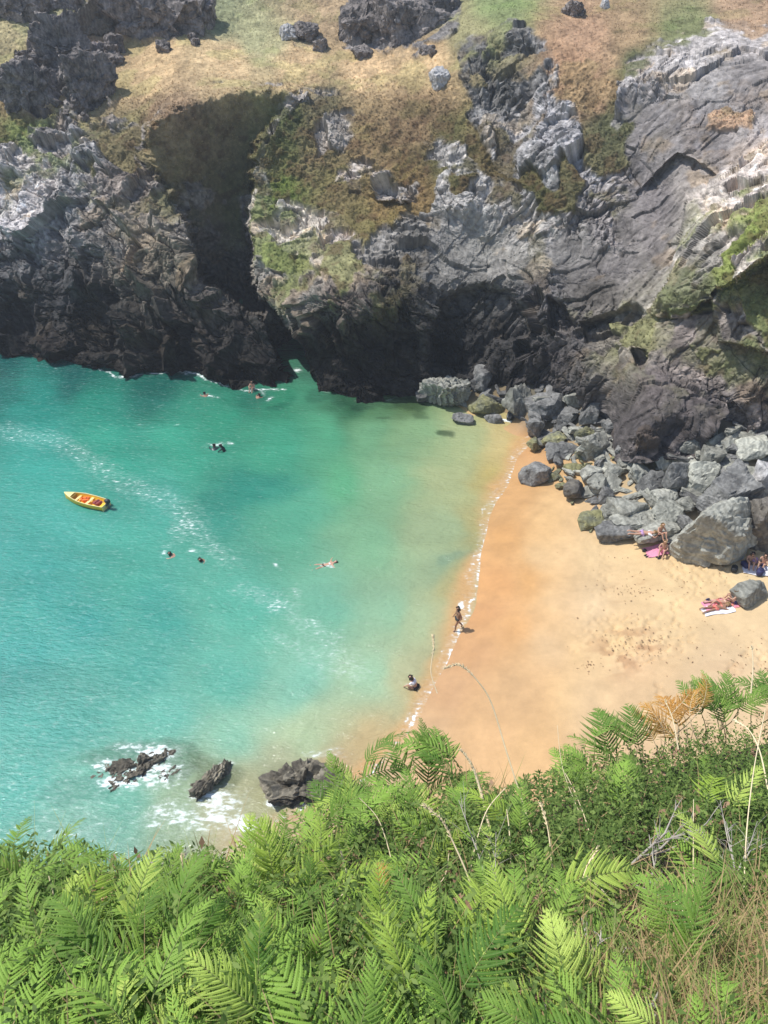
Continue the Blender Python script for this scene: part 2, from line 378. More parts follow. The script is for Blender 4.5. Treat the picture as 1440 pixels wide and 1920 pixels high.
cosv = bl(np.abs((Ng*vw).sum(-1))[..., None], 5)[..., 0]; disp *= np.clip(cosv*1.7-.05, .07, 1)
dv = disp.copy()
for k_ in (1, 2, 3, 4, 5): dv = dv+np.roll(disp, k_, 0)+np.roll(disp, -k_, 0)
gz = smooth(.42, .16, cosv); disp = disp*(1-gz)+dv/11*gz
disp *= 1-.55*smooth(0, 30, g)            # the gully's back wall is smoother
Pd = P+Nn*disp[..., None]

# ---- base colours
grass_c = [(0,60,(176,160,104)),(60,190,(205,165,112)),(30,255,(120,125,58)),(130,100,(180,140,100)),(100,30,(160,155,104)),(420,20,(140,146,98)),(480,60,(160,158,105)),(300,130,(205,168,108)),
 (420,120,(208,172,112)),(560,120,(208,170,110)),(700,125,(212,172,112)),(600,30,(172,142,98)),(880,60,(148,142,88)),(940,20,(128,144,78)),(800,110,(196,160,104)),(1060,120,(178,132,88)),
 (1090,60,(182,138,96)),(1120,170,(170,128,88)),(1180,60,(160,128,84)),(1280,60,(120,126,72)),(1400,20,(170,134,96)),(1200,130,(96,104,60)),(1360,235,(190,150,112)),(1150,240,(98,100,60)),
 (600,205,(116,106,66)),(540,240,(92,96,48)),(520,300,(110,106,50)),(530,360,(104,116,34)),(520,385,(110,124,38)),(600,300,(128,112,64)),(640,340,(128,110,60)),(680,260,(140,112,66)),(780,220,(138,110,68)),
 (760,360,(128,100,48)),(740,400,(132,106,50)),(680,430,(120,108,50)),(850,300,(96,92,44)),(930,320,(102,86,42)),(1000,370,(88,86,40)),(1080,370,(104,98,56)),(510,470,(128,140,60)),(640,480,(142,140,84)),
 (240,290,(120,108,66)),(80,268,(130,150,64)),(1380,450,(136,150,50)),(1430,560,(120,122,70)),(1200,620,(140,138,84)),(1300,580,(110,112,66)),(380,250,(136,116,78)),(440,330,(118,108,68)),(330,200,(150,120,84)),
 (0,-200,(150,150,100)),(700,-200,(150,150,100)),(1400,-200,(150,150,100))]
rock_c = [(30,400,(176,174,180)),(60,330,(170,162,156)),(150,300,(128,130,134)),(140,400,(118,118,120)),(40,500,(92,94,98)),(200,450,(104,100,96)),(240,350,(120,104,92)),(250,470,(140,116,78)),(300,500,(110,98,72)),
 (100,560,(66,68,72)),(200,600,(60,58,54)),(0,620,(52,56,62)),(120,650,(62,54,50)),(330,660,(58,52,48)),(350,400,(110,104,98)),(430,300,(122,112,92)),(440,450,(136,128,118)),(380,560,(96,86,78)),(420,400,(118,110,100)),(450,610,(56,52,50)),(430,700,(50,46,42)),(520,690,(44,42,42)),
 (120,130,(104,92,96)),(60,190,(88,80,80)),(260,40,(84,74,74)),(740,50,(92,90,94)),(560,70,(150,142,140)),(930,140,(84,86,84)),(1040,260,(140,142,150)),(1100,280,(132,134,142)),(1010,330,(120,122,124)),
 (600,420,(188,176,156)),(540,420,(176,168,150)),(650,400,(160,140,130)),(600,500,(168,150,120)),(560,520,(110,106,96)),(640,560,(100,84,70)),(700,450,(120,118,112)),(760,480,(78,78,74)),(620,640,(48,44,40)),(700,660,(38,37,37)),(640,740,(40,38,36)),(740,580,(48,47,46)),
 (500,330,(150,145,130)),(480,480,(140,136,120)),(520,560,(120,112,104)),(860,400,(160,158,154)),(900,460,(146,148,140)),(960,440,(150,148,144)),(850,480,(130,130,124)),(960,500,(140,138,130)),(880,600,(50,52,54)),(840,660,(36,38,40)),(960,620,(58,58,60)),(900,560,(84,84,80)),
 (1000,560,(86,84,88)),(1040,680,(72,66,68)),(1060,640,(84,80,82)),(960,700,(58,56,58)),(1060,460,(124,122,120)),(1150,420,(118,112,114)),(1150,500,(120,114,114)),(1200,300,(122,116,118)),(1300,240,(132,126,130)),(1330,160,(160,156,156)),(1400,160,(132,126,128)),(1430,260,(176,168,170)),
 (1350,300,(126,120,124)),(1230,380,(124,116,120)),(1230,470,(126,118,120)),(1400,320,(196,178,164)),(1330,380,(186,172,158)),(1300,440,(140,134,124)),(1320,480,(126,122,112)),(1270,520,(150,144,128)),(1220,580,(150,144,124)),(1120,590,(76,70,64)),(1150,620,(84,78,66)),
 (1410,500,(176,164,150)),(1420,440,(176,156,142)),(1440,560,(150,140,128)),(1300,620,(140,122,118)),(1380,650,(108,100,92)),(1300,680,(130,114,104)),(1200,640,(150,138,110)),(1140,640,(130,120,100)),(1230,720,(112,98,98)),(1200,790,(88,80,84)),(1290,780,(92,82,86)),(1100,740,(84,80,82)),
 (1430,720,(110,100,96)),(1400,770,(120,108,106)),(1000,740,(90,88,90)),(0,200,(120,110,110))]
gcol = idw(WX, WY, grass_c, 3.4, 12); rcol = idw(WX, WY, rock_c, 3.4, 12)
# weathering, strata and lichen patches on the rock, with shade painted in low down
st1, _ = crag(.5, 21, 4.5); tone = np.clip(1+.45*st1/.5+.30*fbm(P, .9, 4, 41), .35, 1.8)
rcol = rcol*(tone**(1-.55*slab))[..., None]
streak = smooth(.2, .8, fbm(aniso(P, math.radians(62), 7), .5, 4, 23))*slab
rcol = rcol*(1-.35*streak[..., None])
rcol = rcol*.40+rcol.mean(-1, keepdims=True)*np.array([1.10, 1.0, .90])*.60
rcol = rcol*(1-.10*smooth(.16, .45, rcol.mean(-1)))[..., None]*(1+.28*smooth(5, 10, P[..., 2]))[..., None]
rcol = rcol*(1-.26*slab)[..., None]
rcol = rcol*(1-.30*(smooth(11, 1, P[..., 2])*smooth(1080, 980, PX)))[..., None]  # deep shade put into the colour low on the left and centre cliff
fine = fbm(P, .28, 3, 143); rcol = rcol*np.clip(1+.38*fine*(1-.5*slab)-.35*np.abs(stra), .35, 2)[..., None]
ochre = smooth(.35, .75, fbm(P, 2.5, 4, 47))[..., None]*.35
rcol = rcol*(1-ochre)+rcol*np.array([1.35, 1.05, .62])*ochre
pale = smooth(.45, .75, fbm(P, 1.1, 4, 99))*(1-slab)*smooth(3, 9, P[..., 2])
rcol = rcol*(1+.35*pale[..., None])
gt = np.clip(1+.26*fbm(P, 1.3, 4, 71)+.20*fbm(P, .32, 3, 73), .45, 1.7)
gcol = gcol*.68+gcol.mean(-1, keepdims=True)*np.array([1.06, 1, .92])*.32
gcol = gcol*gt[..., None]
gmix = smooth(.1, .6, fbm(P, 3.0, 4, 75))[..., None]*.4
gcol = gcol*(1-gmix)+gcol*np.array([.78, .98, .72])*gmix
heath = smooth(.15, .6, fbm(P, 1.0, 4, 79))[..., None]*smooth(150, 240, PY)[..., None]*.5
gcol = gcol*(1-heath)+lin((92,70,52))*heath
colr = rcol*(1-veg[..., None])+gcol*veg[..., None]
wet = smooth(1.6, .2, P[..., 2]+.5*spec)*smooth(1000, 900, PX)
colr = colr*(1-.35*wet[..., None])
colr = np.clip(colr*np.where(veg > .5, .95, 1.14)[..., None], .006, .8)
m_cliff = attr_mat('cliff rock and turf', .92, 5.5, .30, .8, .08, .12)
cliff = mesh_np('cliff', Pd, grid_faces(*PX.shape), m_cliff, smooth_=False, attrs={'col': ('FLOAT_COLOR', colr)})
tag(cliff, kind='structure')

# ---- heath tufts: grass and low scrub over the vegetated part, nobody could count them
def tufts(name, n, w, col_scale, hgt, seed):
    r = np.random.default_rng(seed)
    wt = (w*(PX > -60)*(PX < 1500)*(PY > -20)).ravel(); dens = wt/wt.sum()
    idx = r.choice(len(dens), n, p=dens)
    B = Pd.reshape(-1, 3)[idx]+r.normal(0, .05, (n, 3)); C = colr.reshape(-1, 3)[idx]*col_scale
    C = C*r.uniform(.65, 1.35, (n, 1))
    nb = 5; V = np.zeros((n, nb, 3, 3)); Cc = np.zeros((n, nb, 3, 3))
    for k in range(nb):
        a = r.uniform(0, 2*np.pi, n); hh = hgt*r.uniform(.2, 1.0, n); ww = hgt*r.uniform(.18, .4, n); sp_ = r.uniform(.2, 1.2, n)*hgt
        b0 = B+np.stack([np.cos(a), np.sin(a), 0*a], -1)*(hgt*.15)
        s = np.stack([-np.sin(a), np.cos(a), 0*a], -1)*ww[:, None]
        V[:, k, 0] = b0-s-[0, 0, .05]; V[:, k, 1] = b0+s-[0, 0, .05]; V[:, k, 2] = b0+np.stack([np.cos(a)*sp_, np.sin(a)*sp_, hh], -1)
        for j in range(3): Cc[:, k, j] = C
    Fc = np.arange(n*nb*3).reshape(-1, 3)
    return mesh_np(name, V.reshape(-1, 3), Fc, m_tuft, smooth_=False, attrs={'col': ('FLOAT_COLOR', Cc.reshape(-1, 3))})
m_tuft = attr_mat('heath tufts', .9, 6, .2, .0, .01, .1)
cellA = np.linalg.norm(np.cross(dpx, dpy), axis=-1)
tag(tufts('dry_grass', 26000, veg*cellA*smooth(330, 150, PY), 1.2, .07, 3), 'short dry grass on the headland', kind='stuff')
tag(tufts('heath_scrub', 15000, veg*cellA*smooth(130, 230, PY), 1.35, .12, 4), 'low scrub and moss on the cliff', kind='stuff')
del h1, h2, h3, h4, h5, c1, c2, c3, c4, c5, st1, warp

# ================================================================== SEA
shore = [(1016,806),(1004,826),(985,842),(968,862),(962,885),(955,910),(930,945),(915,985),(906,1030),(898,1075),(894,1110),(884,1150),(862,1190),(842,1235),(812,1290),(775,1360),(742,1410),(700,1450),(655,1478),(600,1500),(545,1530),(480,1560),(420,1610),(350,1680)]
wpx = np.arange(-500, 1500, 4.0); wpy = np.concatenate([np.arange(520, 640, 6.), np.arange(640, 1640, 3.), np.arange(1640, 2300, 12.)])
SX, SY = np.meshgrid(wpx, wpy); SP = at_z(SX, SY, 0.0)
wob = np.stack([SP[..., 0], SP[..., 1], 0*SX], -1)
ax_, ay_ = SX+fbm(wob, 6, 4, 201)*26, SY+fbm(wob, 6, 4, 207)*18
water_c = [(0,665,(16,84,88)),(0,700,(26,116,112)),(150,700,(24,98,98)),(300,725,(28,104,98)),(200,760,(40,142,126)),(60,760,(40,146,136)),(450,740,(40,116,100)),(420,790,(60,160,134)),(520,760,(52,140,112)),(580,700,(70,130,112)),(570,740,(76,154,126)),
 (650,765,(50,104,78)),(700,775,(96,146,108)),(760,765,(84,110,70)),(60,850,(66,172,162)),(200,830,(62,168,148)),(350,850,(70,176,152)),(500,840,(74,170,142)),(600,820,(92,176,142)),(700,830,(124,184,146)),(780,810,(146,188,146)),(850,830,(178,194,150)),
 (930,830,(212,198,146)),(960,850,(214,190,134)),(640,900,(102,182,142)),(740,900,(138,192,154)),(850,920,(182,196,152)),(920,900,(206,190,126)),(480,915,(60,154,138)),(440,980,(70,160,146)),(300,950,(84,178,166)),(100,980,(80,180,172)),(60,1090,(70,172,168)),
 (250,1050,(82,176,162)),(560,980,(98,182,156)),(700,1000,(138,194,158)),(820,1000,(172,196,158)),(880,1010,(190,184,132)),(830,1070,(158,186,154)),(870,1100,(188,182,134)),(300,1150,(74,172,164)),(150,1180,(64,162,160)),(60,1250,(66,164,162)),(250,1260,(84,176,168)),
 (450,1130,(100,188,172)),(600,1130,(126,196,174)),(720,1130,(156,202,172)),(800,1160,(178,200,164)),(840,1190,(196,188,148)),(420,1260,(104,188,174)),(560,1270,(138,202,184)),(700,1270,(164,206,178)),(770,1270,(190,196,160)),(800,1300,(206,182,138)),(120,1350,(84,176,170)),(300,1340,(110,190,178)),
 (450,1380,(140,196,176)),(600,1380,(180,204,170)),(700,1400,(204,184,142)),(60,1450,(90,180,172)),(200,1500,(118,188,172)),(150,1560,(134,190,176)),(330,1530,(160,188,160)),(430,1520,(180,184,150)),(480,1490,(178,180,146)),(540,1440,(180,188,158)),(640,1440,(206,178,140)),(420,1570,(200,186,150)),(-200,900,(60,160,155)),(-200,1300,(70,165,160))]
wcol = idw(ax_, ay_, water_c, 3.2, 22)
wn = fbm(np.stack([SP[..., 0]/2.4, SP[..., 1], 0*SX], -1), 2.6, 4, 221); wcol = wcol*(1+.10*wn[..., None])
def weed(x, y, rx, ry, s=.75, c=(46,74,52)):   # submerged rocks and weed seen through shallow water
    global wcol
    d = ((ax_-x)/rx)**2+((ay_-y)/ry)**2; k = (s*smooth(1.3, .35, d+.5*fbm(wob, 1.2, 3, int(x))))[..., None]
    wcol = wcol*(1-k)+lin(c)*k
weed(822,824,19,8,.75); weed(720,794,16,5,.5); weed(760,768,40,14,.6); weed(700,760,60,12,.45,(30,60,50)); weed(600,745,60,14,.35,(30,70,60)); weed(520,760,30,9,.4,(34,92,84)); weed(780,785,24,6,.4)
weed(280,1440,120,40,.45,(70,104,84)); weed(390,1455,70,34,.5,(84,100,70)); weed(550,1465,60,40,.5,(96,96,66)); weed(150,1490,60,22,.3,(60,130,122)); weed(845,1060,30,14,.3,(110,150,140)); weed(470,900,60,30,.35,(44,136,126)); weed(440,940,50,18,.3,(44,136,126))
near_ = smooth(38, 3, pdist(ax_, ay_, shore))[..., None]*.92; wcol = wcol*(1-near_)+lin((226,184,134))*near_
foam = (.20+.10*smooth(1250, 1500, SY)*smooth(500, 100, SX))*smooth(900, 200, SX)  # base density paints white specks as sun glints on the left water
def fstroke(line, w, s):
    global foam
    foam = np.maximum(foam, (s if s > .6 else s*.86)*smooth(w, w*.15, pdist(ax_, ay_, line)))
def fblob(x, y, rx, ry, s):
    global foam
    foam = np.maximum(foam, (s if s > .66 else s*(.88 if y < 1350 else 1.))*smooth(1, .1, np.sqrt(((ax_-x)/rx)**2+((ay_-y)/ry)**2)))
fstroke([(0,815),(90,835),(150,865),(210,905),(290,935),(360,965),(400,1010),(430,1045)], 50, .50); fblob(380,990,100,80,.60); fblob(430,1040,60,25,.5); fblob(340,1030,50,22,.45)
fblob(500,1130,50,24,.62); fblob(545,1110,30,30,.5); fblob(565,1160,40,26,.55); fblob(590,1220,40,50,.5); fblob(640,1250,60,50,.47); fblob(620,1190,40,30,.48); fblob(515,1050,12,8,.7); fblob(670,1260,40,30,.5)
fstroke([(460,1100),(520,1130),(580,1190),(620,1230),(680,1270)], 34, .46); fstroke([(500,1180),(560,1215),(600,1260)], 26, .45); fblob(240,690,26,6,.95); fblob(320,697,26,7,1.); fblob(60,663,50,5,.9); fblob(472,735,14,8,.7); fblob(566,690,14,9,.9); fblob(150,676,60,4,.6); fblob(390,706,60,5,.55)
fstroke([(0,658),(120,672),(230,692),(340,702),(400,710),(440,724),(520,732)], 5, .75); fstroke([(600,742),(650,752),(700,757),(780,746)], 4, .55)
fblob(270,1462,140,60,.72); fblob(240,1412,90,24,.66); fblob(290,1425,70,34,.85); fblob(215,1485,80,22,.85); fblob(400,1500,110,46,.74); fblob(330,1540,190,52,.62); fblob(430,1540,70,36,.8); fblob(190,1450,40,30,.7); fblob(430,1440,40,22,.6); fblob(400,1530,50,24,.72); fblob(510,1500,26,18,.85); fblob(620,1405,60,14,.55); fblob(120,1560,80,30,.5)
fblob(984,822,16,24,1.); fblob(955,800,46,8,1.); fblob(880,1150,11,15,1.); fblob(985,800,30,10,1.0); fblob(950,798,50,8,.75)
for a_, b_ in ((322,1040),(384,1046),(618,1054),(606,1052),(408,840),(424,840),(385,740),(484,744),(776,1288)): fblob(a_, b_, 17, 7, .74)
d_sh = pdist(SX+fbm(wob, 1.5, 4, 301)*7, SY+fbm(wob, 1.5, 4, 302)*5, shore)
brk = .30*fbm(wob, .9, 3, 311); foam = np.maximum(foam, (.74+.8*brk)*smooth(5, .5, d_sh))
d_s2 = pdist(SX+fbm(wob, 2, 4, 305)*9, SY+fbm(wob, 2, 4, 306)*6, [(x-16, y-2) for x, y in shore])
foam = np.maximum(foam, (.34+brk)*smooth(6, 1, d_s2)); foam = np.maximum(foam, .46*smooth(30, 2, d_sh))
def water_material():
    m, nt, b = mat_new('sea water')
    at = N(nt, 'ShaderNodeAttribute'); at.attribute_name = 'col'; fa = N(nt, 'ShaderNodeAttribute'); fa.attribute_name = 'foam'
    ge = N(nt, 'ShaderNodeNewGeometry')
    mp = N(nt, 'ShaderNodeMapping'); mp.inputs['Scale'].default_value = (.55, 1.1, 1); mp.inputs['Rotation'].default_value = (0, 0, .25)
    nt.links.new(ge.outputs['Position'], mp.inputs[0])
    n1 = N(nt, 'ShaderNodeTexNoise'); n1.inputs['Scale'].default_value = .9; n1.inputs['Detail'].default_value = 4; n1.inputs['Roughness'].default_value = .5; n1.inputs['Distortion'].default_value = .6
    n2 = N(nt, 'ShaderNodeTexNoise'); n2.inputs['Scale'].default_value = 3.6; n2.inputs['Detail'].default_value = 5; n2.inputs['Roughness'].default_value = .6
    for n in (n1, n2): nt.links.new(mp.outputs[0], n.inputs['Vector'])
    b1 = N(nt, 'ShaderNodeBump'); b1.inputs['Strength'].default_value = 1; b1.inputs['Distance'].default_value = .16
    b2 = N(nt, 'ShaderNodeBump'); b2.inputs['Strength'].default_value = 1; b2.inputs['Distance'].default_value = .095
    nt.links.new(n1.outputs[0], b1.inputs['Height']); nt.links.new(n2.outputs[0], b2.inputs['Height']); nt.links.new(b1.outputs[0], b2.inputs['Normal'])
    # foam and painted glints: lacy threshold of two noises against the density
    n3 = N(nt, 'ShaderNodeTexNoise'); n3.inputs['Scale'].default_value = 2.6; n3.inputs['Detail'].default_value = 8; n3.inputs['Roughness'].default_value = .7; n3.inputs['Distortion'].default_value = .8
    nt.links.new(mp.outputs[0], n3.inputs['Vector'])
    ad = N(nt, 'ShaderNodeMath', operation='ADD'); n4 = N(nt, 'ShaderNodeTexNoise'); n4.inputs['Scale'].default_value = 5.5; n4.inputs['Detail'].default_value = 3; nt.links.new(mp.outputs[0], n4.inputs['Vector'])
    av = N(nt, 'ShaderNodeMix'); av.data_type = 'FLOAT'; av.inputs['Factor'].default_value = .5; nt.links.new(n3.outputs[0], av.inputs['A']); nt.links.new(n4.outputs[0], av.inputs['B'])
    sx = N(nt, 'ShaderNodeMapRange'); sx.inputs['From Min'].default_value = .28; sx.inputs['From Max'].default_value = .72; nt.links.new(av.outputs['Result'], sx.inputs['Value'])
    nt.links.new(sx.outputs[0], ad.inputs[0]); nt.links.new(fa.outputs['Fac'], ad.inputs[1])
    mr = N(nt, 'ShaderNodeMapRange'); mr.inputs['From Min'].default_value = 1.02; mr.inputs['From Max'].default_value = 1.34
    nt.links.new(ad.outputs[0], mr.inputs['Value'])
    mr2 = N(nt, 'ShaderNodeMapRange'); mr2.inputs['From Min'].default_value = .75; mr2.inputs['From Max'].default_value = 1.3; mr2.inputs['To Max'].default_value = .22
    nt.links.new(ad.outputs[0], mr2.inputs['Value'])
    mx0 = N(nt, 'ShaderNodeMath', operation='MAXIMUM'); nt.links.new(mr.outputs[0], mx0.inputs[0]); nt.links.new(mr2.outputs[0], mx0.inputs[1])
    mx = N(nt, 'ShaderNodeMix'); mx.data_type = 'RGBA'; nt.links.new(mx0.outputs[0], mx.inputs['Factor'])
    nt.links.new(at.outputs['Color'], mx.inputs['A']); mx.inputs['B'].default_value = (.78, .84, .82, 1)
    nt.links.new(mx.outputs['Result'], b.inputs['Base Color']); nt.links.new(b2.outputs[0], b.inputs['Normal'])
    b.inputs['IOR'].default_value = 1.33; b.inputs['Specular IOR Level'].default_value = .5
    rr = N(nt, 'ShaderNodeMapRange'); rr.inputs['To Min'].default_value = .07; rr.inputs['To Max'].default_value = .8
    nt.links.new(mr.outputs[0], rr.inputs['Value']); nt.links.new(rr.outputs[0], b.inputs['Roughness'])
    return m
WV = SP.copy(); WV[..., 2] = .02*fbm(wob, 2.2, 3, 401)
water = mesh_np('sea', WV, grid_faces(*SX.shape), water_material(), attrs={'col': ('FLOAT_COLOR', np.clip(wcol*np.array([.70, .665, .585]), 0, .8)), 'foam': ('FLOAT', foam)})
tag(water, kind='structure')

# ================================================================== BEACH
sandP = [(x, y, 0.0) for x, y in shore]+[(x-70, y-10, -.6) for x, y in shore[::2]]+[(x-200, y, -1.6) for x, y in shore[::3]]+[
 (880,790,-.05),(800,770,-1.0),(940,800,-.05),(1000,850,.3),(1050,900,.6),(1000,1000,.5),(1100,1000,.95),(1000,1150,.6),(1120,1150,1.05),(1300,1150,1.5),(1440,1160,1.7),(1700,1160,2.2),(940,1250,.5),(1100,1300,1.1),(1300,1300,1.6),(1500,1300,1.9),
 (860,1380,.4),(1000,1450,.9),(1200,1450,1.3),(1500,1500,2.0),(800,1500,.4),(700,1560,.3),(900,1700,1.0),(600,1700,.3),(1200,1800,1.5),(1130,1005,1.0),(1270,1050,1.5),(1440,1080,1.9),(1700,1050,2.6),
 (1100,930,1.2),(1200,950,1.8),(1300,950,2.5),(1440,930,3.1),(1700,900,3.6),(1060,850,.9),(1120,860,1.5),(1200,860,2.4),(1300,860,3.4),(1440,850,4.0),(1700,820,4.6),(1340,810,4.6),(1440,795,4.8),(1150,820,2.2),(1250,835,3.4),
 (1000,770,1.3),(1100,780,2.2),(900,740,.8),(960,730,1.4),(1050,740,2.2),(860,745,.3),(1160,760,3.2),(1300,760,5.2),(1440,740,5.4),(900,700,1.0)]
sw = np.array([at_z(a, b, c) for a, b, c in sandP])
fS = tps_fit(sw[:, :2], sw[:, 2], 4e-4)
def sand_z(x, y): return fS(x, y)
xs = np.concatenate([np.arange(-26, 3, .3), np.arange(3, 34, .11)]); ys = np.concatenate([np.arange(3, 14, .3), np.arange(14, 46, .11), np.arange(46, 68, .3)]); BX, BY = np.meshgrid(xs, ys)
BZ = fS(BX, BY); BP = np.stack([BX, BY, BZ], -1)
BP[..., 2] += (.035*fbm(BP*[1, 1, 0], 2.2, 4, 501)+.012*fbm(BP*[1, 1, 0], .5, 3, 502))*smooth(.1, .8, BZ)
fc, fk = facets(BP*[1, 1, 0]/np.array([1, 1, 1])+[0, 0, .5], .38, 88); trod = smooth(.0, .5, fbm(BP*[1, 1, 0], 2.6, 3, 551)+.1)*smooth(.75, 1.2, BZ)
BP[..., 2] -= .11*trod*smooth(.05, .35, fk)*(fc > 0)+.05*trod*smooth(.1, .6, fbm(BP*[1, 1, 0], .28, 2, 552))
bpx, bpy_ = proj(BP)
bax, bay = bpx+fbm(BP*[1, 1, 0], 4, 4, 511)*14, bpy_+fbm(BP*[1, 1, 0], 4, 4, 512)*10
sand_c = [(1000,850,(214,160,106)),(960,920,(212,160,102)),(960,1000,(222,164,98)),(930,1080,(220,160,98)),(985,1080,(222,166,102)),(915,1150,(216,158,102)),(960,1180,(216,162,104)),(880,1230,(210,158,108)),(850,1300,(210,162,116)),(800,1380,(212,170,126)),(700,1470,(206,170,134)),(560,1540,(202,168,134)),(480,1560,(200,170,136)),
 (1040,960,(226,182,126)),(1030,1040,(224,184,134)),(1040,1130,(222,182,134)),(1020,1220,(218,180,136)),(970,1300,(214,170,122)),(920,1380,(218,172,122)),(1000,1400,(224,178,124)),
 (1110,1040,(230,190,132)),(1100,1130,(226,188,138)),(1100,1230,(232,188,128)),(1080,1320,(226,184,130)),(1200,1060,(236,194,132)),(1280,1100,(236,196,136)),(1400,1090,(238,202,146)),(1250,1160,(232,192,134)),(1400,1180,(236,196,140)),(1200,1250,(228,182,128)),(1350,1250,(232,192,142)),(1150,1200,(234,190,126)),
 (1090,880,(222,176,112)),(1000,740,(110,104,90)),(1060,790,(130,118,96)),(900,715,(90,86,76)),(1300,830,(120,114,100)),(900,800,(214,180,120)),(1250,900,(200,180,140))]
bcol = idw(bax, bay, sand_c, 3.0, 18)
bcol = bcol*(1+.07*fbm(BP*[1, 1, 0], .8, 4, 521)+.05*fbm(BP*[1, 1, 0], 3, 3, 522))[..., None]
bcol = (bcol*.88+bcol.mean(-1, keepdims=True)*.12)*1.03
dirt = smooth(.30, .55, fbm(BP*[.7, 1.3, 0], .9, 5, 531))*(smooth(120, 10, np.hypot(bax-1180, (bay-1215)*1.5))*.55+smooth(70, 10, np.hypot(bax-1180, (bay-1110)*1.8))*.30+.25*smooth(1250, 1450, bax)*smooth(1180, 1260, bay))
bcol = bcol*(1-dirt[..., None])+lin((172,116,76))*dirt[..., None]
wetS = smooth(60, 20, pdist(bax, bay, [(x+20, y+4) for x, y in shore]))
def sand_material():
    m = attr_mat('beach sand', .85, 9, .06, .35, .03, .3); nt = m.node_tree; b = nt.nodes['Principled BSDF']
    wa = N(nt, 'ShaderNodeAttribute'); wa.attribute_name = 'wet'
    rr = N(nt, 'ShaderNodeMapRange'); rr.inputs['To Min'].default_value = .9; rr.inputs['To Max'].default_value = .35
    nt.links.new(wa.outputs['Fac'], rr.inputs['Value']); nt.links.new(rr.outputs[0], b.inputs['Roughness'])
    return m
beach = mesh_np('beach', BP, grid_faces(*BX.shape), sand_material(), attrs={'col': ('FLOAT_COLOR', (bcol+(bcol.mean(-1, keepdims=True)*1.04-bcol)*(.16*smooth(1020, 1120, bpx))[..., None])*np.array([.77, .77, .70])), 'wet': ('FLOAT', wetS)})
tag(beach, kind='structure')
def ground_hit(px, py, lift=0.):
    """where the sight line through a photo point meets beach or sea"""
    lo, hi = 20., 90.; a, dy, dz = ray(px, py)
    for _ in range(40):
        t = (lo+hi)/2; x, y, z = a*t, dy*t, H+dz*t
        if z-lift > max(0., float(sand_z(x, y))): lo = t
        else: hi = t
    return Vector((float(a*t), float(dy*t), float(H+dz*t-lift)))

# ================================================================== ROCKS
def ico(level):
    import bmesh
    bm = bmesh.new(); bmesh.ops.create_icosphere(bm, subdivisions=level, radius=1)
    V = np.array([v.co[:] for v in bm.verts]); Fc = np.array([[v.index for v in f.verts] for f in bm.faces]); bm.free(); return V, Fc
ICO = {l: ico(l) for l in (3, 4, 5, 6)}
def rock_shape(level, dims, seed, ncut=16, rib=0., ribdir=(1, 0, 0), rough=.75, crag_=0., sharp=60):
    r = np.random.default_rng(seed); U, Fc = ICO[level]
    n = r.normal(size=(ncut, 3)); n /= np.linalg.norm(n, axis=1, keepdims=True); h = r.uniform(.55, 1.0, ncut)
    ax6 = np.array([[1, 0, 0], [-1, 0, 0], [0, 1, 0], [0, -1, 0], [0, 0, 1], [0, 0, -1]])
    n = np.r_[n, ax6]; h = np.r_[h, np.full(6, .93)]
    dn = np.maximum(U@n.T, 1e-3)/h; R = 1/(np.sum(dn**sharp, 1)**(1/sharp))
    V = U*R[:, None]
    V = V/np.maximum(np.abs(V).max(0), 1e-3)*np.array(dims)/2
    sc = float(np.mean(dims)); nn = U
    d = .045*sc*fbm(V, sc*.35, 4, seed)*rough
    f1, _ = facets(V+seed, sc*.22, seed % 50); d = d+.35*f1*rough
    if crag_:
        f2, c2_ = facets(V*np.array([1, 1, 1.0])+seed*3, sc*.33, seed % 40+3); d = d+crag_*f2; f3, _ = facets(V+seed, sc*.1, seed % 30+9); d = d+crag_*f3
    if rib:
        rd = np.array(ribdir, float); rd /= np.linalg.norm(rd); s = V@rd+.25*sc*.2*fbm(V, sc*.3, 3, seed+4)
        f = (s/(sc*.085)); f0 = np.floor(f); d = d+rib*sc*.05*((f-f0)-.5+.6*(hsh(f0.astype(np.int64), f0.astype(np.int64), f0.astype(np.int64), seed)-.5))
    return V+nn*d[:, None], Fc
